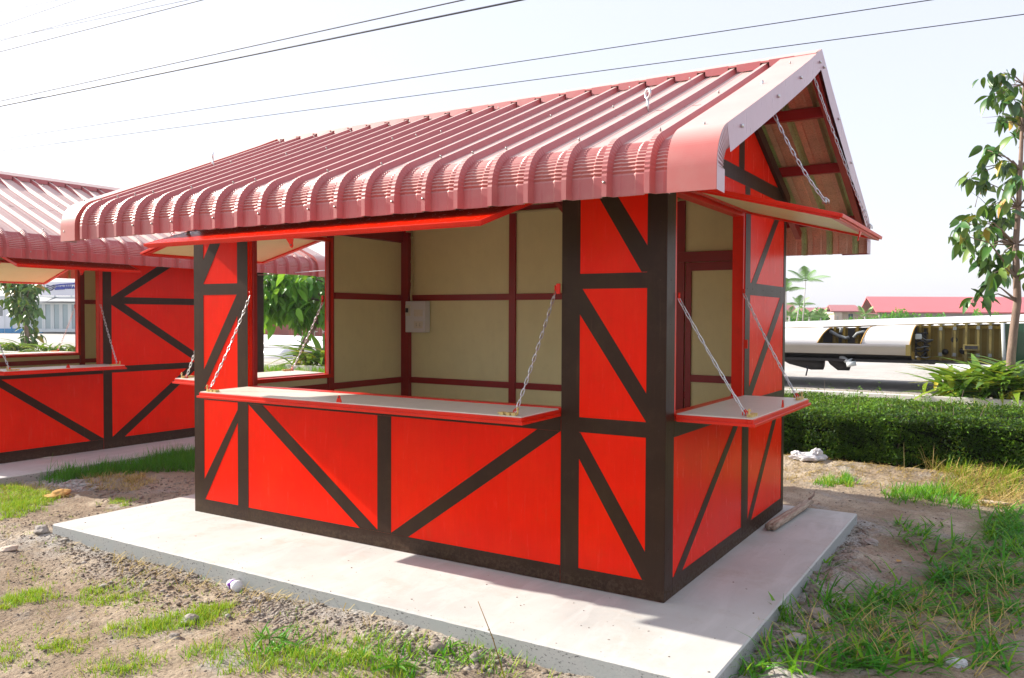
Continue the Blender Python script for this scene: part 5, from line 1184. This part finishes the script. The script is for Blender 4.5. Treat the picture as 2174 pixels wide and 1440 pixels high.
# gabled houses
def house(px0, px1, pye, pyr, depth, label, with_front=True, right_gable=True):
    mpp = depth/FPX; o = at(px0, 680, depth); w_ = (px1-px0)*mpp; ze, zr = zpx(pye, depth), zpx(pyr, depth+3); P = lambda a, b, z: fb_(o, a, b, z)
    rt = root('house', (o.x, o.y, GF), label, 'house'); e = w_*.06
    mb = MB(); A = w_*.16 if with_front else 0
    mb.hexa([P(-e, 0, ze-.15), P(w_, 0, ze-.15), P(w_, 3, zr-.15), P(A, 3, zr-.15), P(-e, 0, ze), P(w_, 0, ze), P(w_, 3, zr), P(A, 3, zr)])
    mb.hexa([P(A, 3.01, zr-.15), P(w_, 3.01, zr-.15), P(w_+w_*.12, 6, ze-.15), P(A*1.5, 6, ze-.15), P(A, 3.01, zr), P(w_, 3.01, zr), P(w_+w_*.12, 6, ze), P(A*1.5, 6, ze)]); mb.build('roof', 'house_roof', rt)
    mb = MB(); mb.prism([(.4, GF-.1), (w_*.93, GF-.1), (w_*.93, ze-.1), (.4, ze-.1)], lambda x, z: P(x, .6, z), lambda x, z: P(x, 5.5, z)); mb.build('wall', 'house_wall', rt)
    if with_front:
        mb = MB(); mb.prism([(w_*.05, GF-.1), (w_*.30, GF-.1), (w_*.30, ze-.17), (w_*.05, ze-.17)], lambda x, z: P(x, .1, z), lambda x, z: P(x, .58, z)); mb.build('wing_wall', 'house_wall', rt)
        mb = MB(); mb.prism([(w_*.55, (GF+ze)/2-.2), (w_*.68, (GF+ze)/2-.2), (w_*.68, ze-.35), (w_*.55, ze-.35)], lambda x, z: P(x, .52, z), lambda x, z: P(x, .59, z)); wn = mb.build('window', 'window_blue', rt)
        mb = MB(); mb.prism([(w_*.61, (GF+ze)/2-.2), (w_*.617, (GF+ze)/2-.2), (w_*.617, ze-.35), (w_*.61, ze-.35)], lambda x, z: P(x, .47, z), lambda x, z: P(x, .515, z)); mb.build('window_bar', 'house_wall', wn)
        mb = MB(); mb.prism([(w_*.14, GF+.5), (w_*.18, GF+.5), (w_*.18, ze-.6), (w_*.14, ze-.6)], lambda x, z: P(x, .04, z), lambda x, z: P(x, .095, z)); mb.build('small_window', 'pole_grey', rt)
    mb = MB(); mb.prism([(.8, ze), (5.2, ze), (3, zr-.2)], lambda b, z: P(w_*.995, b, z), lambda b, z: P(w_*.96, b, z)); mb.build('gable', 'house_wall', rt)
house(1768, 1836, 661, 648, 100, 'cream bungalow with a dusty red roof and blue window on the horizon')
house(1640, 1694, 664, 645, 150, 'far pink roofed house at the edge of the near kiosk wall', False)
house(1708, 1768, 664, 654, 160, 'very distant low house with a pale red roof left of the bungalow', False)
house(1820, 1868, 667, 660, 120, 'low lean-to with a pink roof between the bungalow and the long shed', False)
# palms
frond = None
def palm(px, pyb, pyt, depth, label, n=11, L=1.6, lean=0.0, tr=.06):
    b = at(px, 690, depth); z1 = zpx(pyt, depth); rt = root('palm_tree', (b.x, b.y, GF), label, 'palm tree')
    t = Vector((b.x, b.y, z1))+RX*lean; mb = MB(); mb.tube([(b.x, b.y, GF-.1), Vector((b.x, b.y, GF)).lerp(t, .5)+RX*lean*.1, t], [tr*1.6, tr, tr*.8], 7); mb.build('trunk', 'pole_grey', rt)
    for k in range(n):
        a = 2*math.pi*k/n+random.uniform(-.3, .3); d = Vector((math.cos(a), math.sin(a), random.uniform(1.2, 3.0) if k % 2 else random.uniform(.3, .9))).normalized(); mb = MB(); l = L*1.25*random.uniform(.75, 1.1)
        sp_ = [t+d*l*u-Vector((0, 0, .42*l*u*u)) for u in np.linspace(0, 1, 7)]; mb.tube(sp_, [.022, .02, .018, .015, .012, .009, .005], 4)
        sd = d.cross(Vector((0, 0, 1))).normalized()
        for i in range(22):
            u = .12+.86*i/21; p = t+d*l*u-Vector((0, 0, .42*l*u*u)); ll = .34*l*math.sin(math.pi*(.15+.8*u))+.05
            for s in (-1, 1):
                q = p+sd*s*ll*.75+d*ll*.35-Vector((0, 0, ll*.55)); w2 = d*.019*l/1.6; mb.add([p-w2, p+w2, q], [(0, 1, 2)])
        mb.build('frond', 'hazed_palm_green', rt, normals=False)
palm(1702, 690, 598, 75, 'tallest palm with a thin straight trunk on the horizon right of the near kiosk', 9, 2.1, .3, .05)
palm(1686, 690, 650, 78, 'shorter leaning palm left of the tallest one', 9, 1.5, .45)
palm(1668, 690, 620, 72, 'palm half hidden behind the kiosk wall, left of the others', 9, 1.6, 0)
for k, (px, pyt, l) in enumerate([(1676, 672, 'dark low palm at the kiosk wall'), (1718, 674, 'low palm right of the tall palm trunk'), (1742, 676, 'low palm left of the bungalow'), (1836, 672, 'small palm before the bungalow right end')]):
    palm(px, 690, pyt, 82, l, 8, 1.5, 0, .09)
# shrubs on the horizon
def far_bush(px, depth, w_, h, label):
    o = at(px, 690, depth); rt = root('shrub', (o.x, o.y, GF), label, 'shrub'); n = 700
    q = RNG.normal(size=(n, 3)); q /= np.linalg.norm(q, axis=1)[:, None]; rr = RNG.random(n)**.4; C = q*rr[:, None]*np.array([w_/2, w_/2, h/2])*(1+.3*np.sin(q[:, 0:1]*5+px)); C[:, 2] += h*.5+GF; C += np.array([o.x, o.y, 0])
    a = RNG.normal(size=(n, 3)); a /= np.linalg.norm(a, axis=1)[:, None]; b = np.cross(a, RNG.normal(size=(n, 3))); b /= np.linalg.norm(b, axis=1)[:, None]; l = .16*RNG.uniform(.6, 1.3, n)[:, None]
    c = np.cross(a, b); np_mesh('foliage', np.stack([C-b*l, C+c*l*.5, C+b*l, C-c*l*.5], 1).reshape(-1, 3), np.arange(4*n).reshape(n, 4), 'grass_blade', RNG.uniform(.1, .65, n), parent=rt, off=rt['off'])['kind'] = 'stuff'
    mb = MB(); mb.tube([(o.x, o.y, GF-.1), (o.x, o.y, GF+h*.5)], [.07, .03], 5); mb.build('stem', 'bark', rt)
for px, d, w_, h, l in ((1690, 85, 3.2, 1.6, 'leafy shrub under the leaning palm'), (1728, 86, 3.0, 1.5, 'round shrub between the low palms'), (1748, 88, 2.2, 1.3, 'shrub left of the bungalow'), (1803, 96, 1.0, .9, 'small shrub before the bungalow window'), (1898, 88, 2.6, 1.5, 'shrub at the left end of the long shed'), (1926, 87, 2.2, 1.4, 'shrub under the long shed roof, second from its left end'),
                       (1984, 86, 2.2, 1.25, 'shrub before the middle of the long shed'), (2075, 88, 2.4, 1.5, 'shrub before the long shed near the slender tree'), (2120, 88, 2.2, 1.3, 'low shrub before the long shed behind the slender tree'), (1860, 95, 4, 1.2, 'low shrub between bungalow and shed')):
    far_bush(px, d, w_, h*1.55, l)
# far tree line and green hill
def ridge(name, d, px0, px1, h, mat, seed):
    mb = MB(); n = 60; A = []; B = []; Cc = []
    for k in range(n+1):
        p = at(px0+(px1-px0)*k/n, 690, d); hh = h*(.55+.45*float(vnoise(np.array([k*.21]), np.array([0.]), seed, 1)[0]))*math.sin(math.pi*min(1, max(0, k/n)))**.25
        A.append((p.x, p.y, .1)); B.append(Vector((p.x, p.y, .18+hh*.75))+FX*d*.06); Cc.append(Vector((p.x, p.y, .18+hh))+FX*d*.16)
    sheet(mb, A, B); sheet(mb, B, Cc); sheet(mb, Cc, [(c.x+FX.x*60, c.y+FX.y*60, -.5) for c in Cc]); return tag(mb.build(name, mat), kind='structure')
ridge('hill', 130, 420, 1200, 5.5, 'hill_green', 3)
mb = MB(); 
nT = 26000; pxs = RNG.uniform(-600, 2800, nT); ds = RNG.uniform(240, 330, nT); cx = np.array([at(p, 690, d)[:] for p, d in zip(pxs, ds)]); hh = 4.5*(.3+.7*vnoise(pxs, pxs*0, 31, .02))
Ct = np.stack([cx[:, 0], cx[:, 1], GF+RNG.random(nT)**.7*hh], -1); a = RNG.normal(size=(nT, 3)); a /= np.linalg.norm(a, axis=1)[:, None]; b = np.cross(a, RNG.normal(size=(nT, 3))); b /= np.linalg.norm(b, axis=1)[:, None]; c = np.cross(a, b); l = .8*RNG.uniform(.6, 1.3, nT)[:, None]
np_mesh('far_woodland', np.stack([Ct-b*l, Ct+c*l*.6, Ct+b*l, Ct-c*l*.6], 1).reshape(-1, 3), np.arange(4*nT).reshape(nT, 4), 'grass_blade', RNG.uniform(.05, .5, nT))['kind'] = 'stuff'

# ------------------------------------------------------------------ shipping containers through the left opening
def container(px0, px1, pyb, pyt, depth, label, rods=True):
    mpp = depth/FPX; o = at(px0, 700, depth); w_ = (px1-px0)*mpp; z0, z1 = at(600, pyb, depth).z, at(600, pyt, depth).z; P = lambda a, b, z: fb_(o, a, b, z)
    rt = root('shipping_container', (o.x, o.y, z0), label, 'container'); g0 = gz(o.x, o.y); z0 = min(z0, g0+.02) if z0-g0 < .6 else g0
    mb = MB(); poly = []; n = max(6, int(w_/.16))
    for k in range(n):
        a = w_*k/n; d = w_/n; poly += [(a, 0), (a+d*.3, 0), (a+d*.5, .05), (a+d*.8, .05)]
    poly += [(w_, 0), (w_, 5.5), (0, 5.5)]; mb.prism(poly, lambda x, y: P(x, y, z0+.1), lambda x, y: P(x, y, z1-.1)); mb.build('corrugated_wall', 'container_red', rt)
    for za, zb2 in ((z0, z0+.12), (z1-.12, z1)):
        mb = MB(); mb.prism([(-.02, -.04), (w_+.02, -.04), (w_+.02, 5.52), (-.02, 5.52)], lambda x, y: P(x, y, za), lambda x, y: P(x, y, zb2)); mb.build('rail', 'container_red', rt)
    if rods:
        for f in (.33, .6, .72, .95):
            mb = MB(); mb.tube([P(w_*f, -.07, z0+.1), P(w_*f, -.07, z1-.1)], .035, 6)
            for q in (.25, .42, .6): mb.tube([P(w_*f, -.07, z0+(z1-z0)*q), P(w_*f+w_*.09, -.07, z0+(z1-z0)*q)], .03, 6)
            mb.build('lock_rod', 'container_bar', rt)
container(613, 690, 714, 655, 48, 'rust red shipping container with pale lock rods, right one in the left opening')
container(540, 582, 714, 660, 50, 'rust red shipping container at the dark edge of the neighbour kiosk', False)

# ------------------------------------------------------------------ prefab office through the neighbour kiosk
Dp = 62.0; mpp = Dp/FPX; o = at(-60, 700, Dp); P = lambda a, b, z: fb_(o, a, b, z); A = lambda px: (px+60)*mpp; Zp = lambda py: at(60, py, Dp).z
pr = root('prefab_office', (o.x, o.y, GF), 'white prefab office with blue base trim seen through the neighbour kiosk', 'office')
zg = min(GF-.05, Zp(706)); zt_ = Zp(632)
mb = MB(); mb.prism([(0, zg), (A(190), zg), (A(190), zt_), (0, zt_)], lambda x, z: P(x, 0, z), lambda x, z: P(x, 5, z)); mb.build('wall', 'prefab_white', pr)
for a, b in ((-60, 23.5), (26.5, 92)):
    mb = MB(); mb.prism([(A(a), zg), (A(b), zg), (A(b), Zp(698)), (A(a), Zp(698))], lambda x, z: P(x, -.03, z), lambda x, z: P(x, -.002, z)); mb.build('base_trim', 'trim_blue', pr)
mb = MB(); mb.prism([(A(23.6), zg), (A(26.4), zg), (A(26.4), zt_), (A(23.6), zt_)], lambda x, z: P(x, -.05, z), lambda x, z: P(x, -.002, z)); mb.build('corner_trim', 'trim_blue', pr)
mb = MB(); mb.prism([(A(-10), Zp(671)), (A(6), Zp(671)), (A(6), Zp(652)), (A(-10), Zp(652))], lambda x, z: P(x, -.04, z), lambda x, z: P(x, -.002, z)); mb.build('window', 'hose_grey', pr)
for px in (10, 60): mb = MB(); mb.box((0, 0, 0), (.03, .02, zt_-zg), F=lambda a, b, z: P(A(px)+a, -.03+b, zg+z)); mb.build('panel_joint', 'frame_grey', pr)
mb = MB(); mb.prism([(0, zt_+.005), (A(190), zt_+.005), (A(190), zt_+.12), (0, zt_+.12)], lambda x, z: P(x, -.15, z), lambda x, z: P(x, 5.1, z)); mb.build('roof_edge', 'frame_grey', pr)
# glazed bay
gb = MB(); gb.prism([(A(92), Zp(700)), (A(200), Zp(700)), (A(200), Zp(644)), (A(92), Zp(644))], lambda x, z: P(x, -1.1, z), lambda x, z: P(x, -.01, z)); bay = gb.build('glazed_bay', 'prefab_glass', pr)
for px in (93, 96, 110, 113, 128, 131, 146, 149, 164, 168, 182):
    mb = MB(); wd = .07; mb.prism([(A(px)-wd, Zp(699)), (A(px)+wd, Zp(699)), (A(px)+wd, Zp(644)), (A(px)-wd, Zp(644))], lambda x, z: P(x, -1.17, z), lambda x, z: P(x, -1.102, z)); mb.build('mullion', 'frame_grey', bay)
for py in (699, 645):
    mb = MB(); mb.prism([(A(92), Zp(py)-.06), (A(200), Zp(py)-.06), (A(200), Zp(py)+.06), (A(92), Zp(py)+.06)], lambda x, z: P(x, -1.22, z), lambda x, z: P(x, -1.171, z)); mb.build('sill', 'frame_grey', bay)
mb = MB(); mb.prism([(A(90), Zp(704)), (A(200), Zp(704)), (A(200), Zp(700)-.01), (A(90), Zp(700)-.01)], lambda x, z: P(x, -1.5, z), lambda x, z: P(x, -.04, z)); mb.build('step', 'frame_grey', pr)
mb = MB()       # curved awning over the bay
Aw = []; Bw = []
for k in range(9):
    t = k/8; zc = Zp(641)+(Zp(630)-Zp(641))*math.sin(t*math.pi/2); yb = -2.2+2.2*t; Aw.append(P(A(76), yb, zc)); Bw.append(P(A(200), yb, zc+.0))
sheet(mb, Aw, Bw); mb.build('awning', 'awning_grey', pr)
mb = MB(); mb.prism([(-2.2, Zp(641)), (0, Zp(641)), (0, Zp(630)), (-1.2, Zp(631.5))], lambda b, z: P(A(134), b, z), lambda b, z: P(A(134)+.05, b, z)); mb.build('awning_cheek', 'hose_grey', pr)
# sign board with a banner on the roof
sg = MB(); sg.prism([(A(93), Zp(628)), (A(196), Zp(628)), (A(196), Zp(599)), (A(93), Zp(599))], lambda x, z: P(x, -.55, z), lambda x, z: P(x, -.45, z)); sgo = root('sign_board', P(A(145), -.5, zt_)[:], 'white banner sign with blue script and a pink drop emblem above the glass office', 'sign')
sg.build('banner', 'banner_white', sgo)
mb = MB()
for px in (95, 125, 160, 194): mb.tube([P(A(px), -.5, zt_), P(A(px), -.5, Zp(628)+.05)], .05, 6)
mb.build('post', 'frame_grey', sgo)
def stroke(pts, r, mat, name):
    mb = MB(); mb.tube([P(A(x), -.57, Zp(y)) for x, y in pts], r, 5); mb.build(name, mat, sgo)
stroke([(99, 608.5), (99.4, 612), (99.2, 616), (100.5, 619), (103, 619), (104.3, 616), (103.6, 612), (102, 609.5)], .045, 'ink_pink', 'emblem')
stroke([(102, 617), (102, 612)], .08, 'ink_pink', 'emblem')
for dy in (0, 4, 8):
    stroke([(109, 606.5+dy*.95), (112, 607.5+dy), (116, 609+dy), (120, 608+dy), (124, 606.5+dy*.8), (128, 606.3+dy*.8)], .035 if dy == 4 else .05, 'ink_navy', 'swoosh')
stroke([(128, 606.3), (137, 605), (148, 604.2), (160, 603.4), (175, 602.8)], .06, 'ink_blue', 'swoosh')
stroke([(127, 614), (133, 613.6), (140, 613), (147, 612.6)], .10, 'ink_blue', 'script_stroke')
for x in (129, 133, 137.5, 141, 146, 150, 154, 158, 163, 168, 173):
    stroke([(x, 613.5), (x+1.2, 610.5), (x+2.4, 608.6 if int(x) % 2 else 606.2), (x+2.7, 610.8), (x+1.9, 613.2)], .05, 'ink_blue', 'script_stroke')

# ------------------------------------------------------------------ overhead lines
def cable(p, q, depth0, depth1, r, label):
    a, b = at(*p, depth0), at(*q, depth1); mb = MB(); n = 24; L = (b-a).length
    ext0, ext1 = a+(a-b)*.5, b+(b-a)*.5
    pts = []
    for k in range(n+1):
        t = -.5+2*k/n; pts.append(a.lerp(b, t)-Vector((0, 0, .0004*L*4*(t+.5)*(1.5-t)*.25)))
    dz = pts[n//2]-a.lerp(b, .5); pts = [p_-Vector((0, 0, dz.z)) for p_ in pts]
    mb.tube(pts, r, 5); tag(mb.build('power_cable', 'cable_black', normals=False), label, 'cable', 'overhead cables across the sky')
cable((0, 215), (985, 0), 24, 14, .012, 'upper of the two dark overhead cables crossing the top left sky')
cable((0, 226), (1108, 0), 24, 14, .018, 'thickest dark overhead cable, just below its twin in the top left sky')
cable((0, 296), (1980, 0), 30, 15, .0095, 'thin overhead wire meeting the top border right of centre')
cable((0, 321), (2174, 31), 30, 15, .0095, 'lowest overhead wire running on to the right border')
cable((0, 110), (430, 0), 24, 19, .012, 'dark overhead wire nearest the top left corner, below the faint ones')
cable((0, 87), (330, 0), 26, 21, .009, 'faint upper wire of the crossing pair in the top left corner')
cable((0, 84), (400, 0), 26, 21, .008, 'faint lower wire of the crossing pair in the top left corner')
cable((0, 55), (160, 0), 26, 22, .009, 'faint steep wire second from the top left corner')
cable((0, 25), (125, 0), 26, 23, .008, 'faintest short wire at the very top left corner')
# slack white cord between the kiosks, seen through the left opening
mb = MB(); a, b = Vector((-1.5, 1.35, 2.03)), Vector((-.52, 2.9, 2.10)); p0, p1 = on_y(500, 586, 3.6), on_y(720, 572, 3.6)
mb.tube([p0, p0.lerp(p1, .35)-Vector((0, 0, .01)), p0.lerp(p1, .7)-Vector((0, 0, .006)), p1], .006, 6)
tag(mb.build('string_line', 'white_plastic'), 'thin white string strung beyond the near kiosk left opening', 'string')

# ------------------------------------------------------------------ hazy tropical air
hz = bpy.data.materials.new('haze'); hz.use_nodes = True; q = hz.node_tree.nodes; q.remove(q['Principled BSDF'])
pv = q.new('ShaderNodeVolumePrincipled'); pv.inputs['Color'].default_value = (.93, .95, 1, 1); pv.inputs['Density'].default_value = .0006; pv.inputs['Anisotropy'].default_value = .3
hz.node_tree.links.new(pv.outputs[0], q['Material Output'].inputs['Volume'])
mb = MB(); mb.box((-420, -30, -1.6), (420, 420, 13.5)); MAT['haze'] = hz; tag(mb.build('haze', 'haze'), kind='stuff')
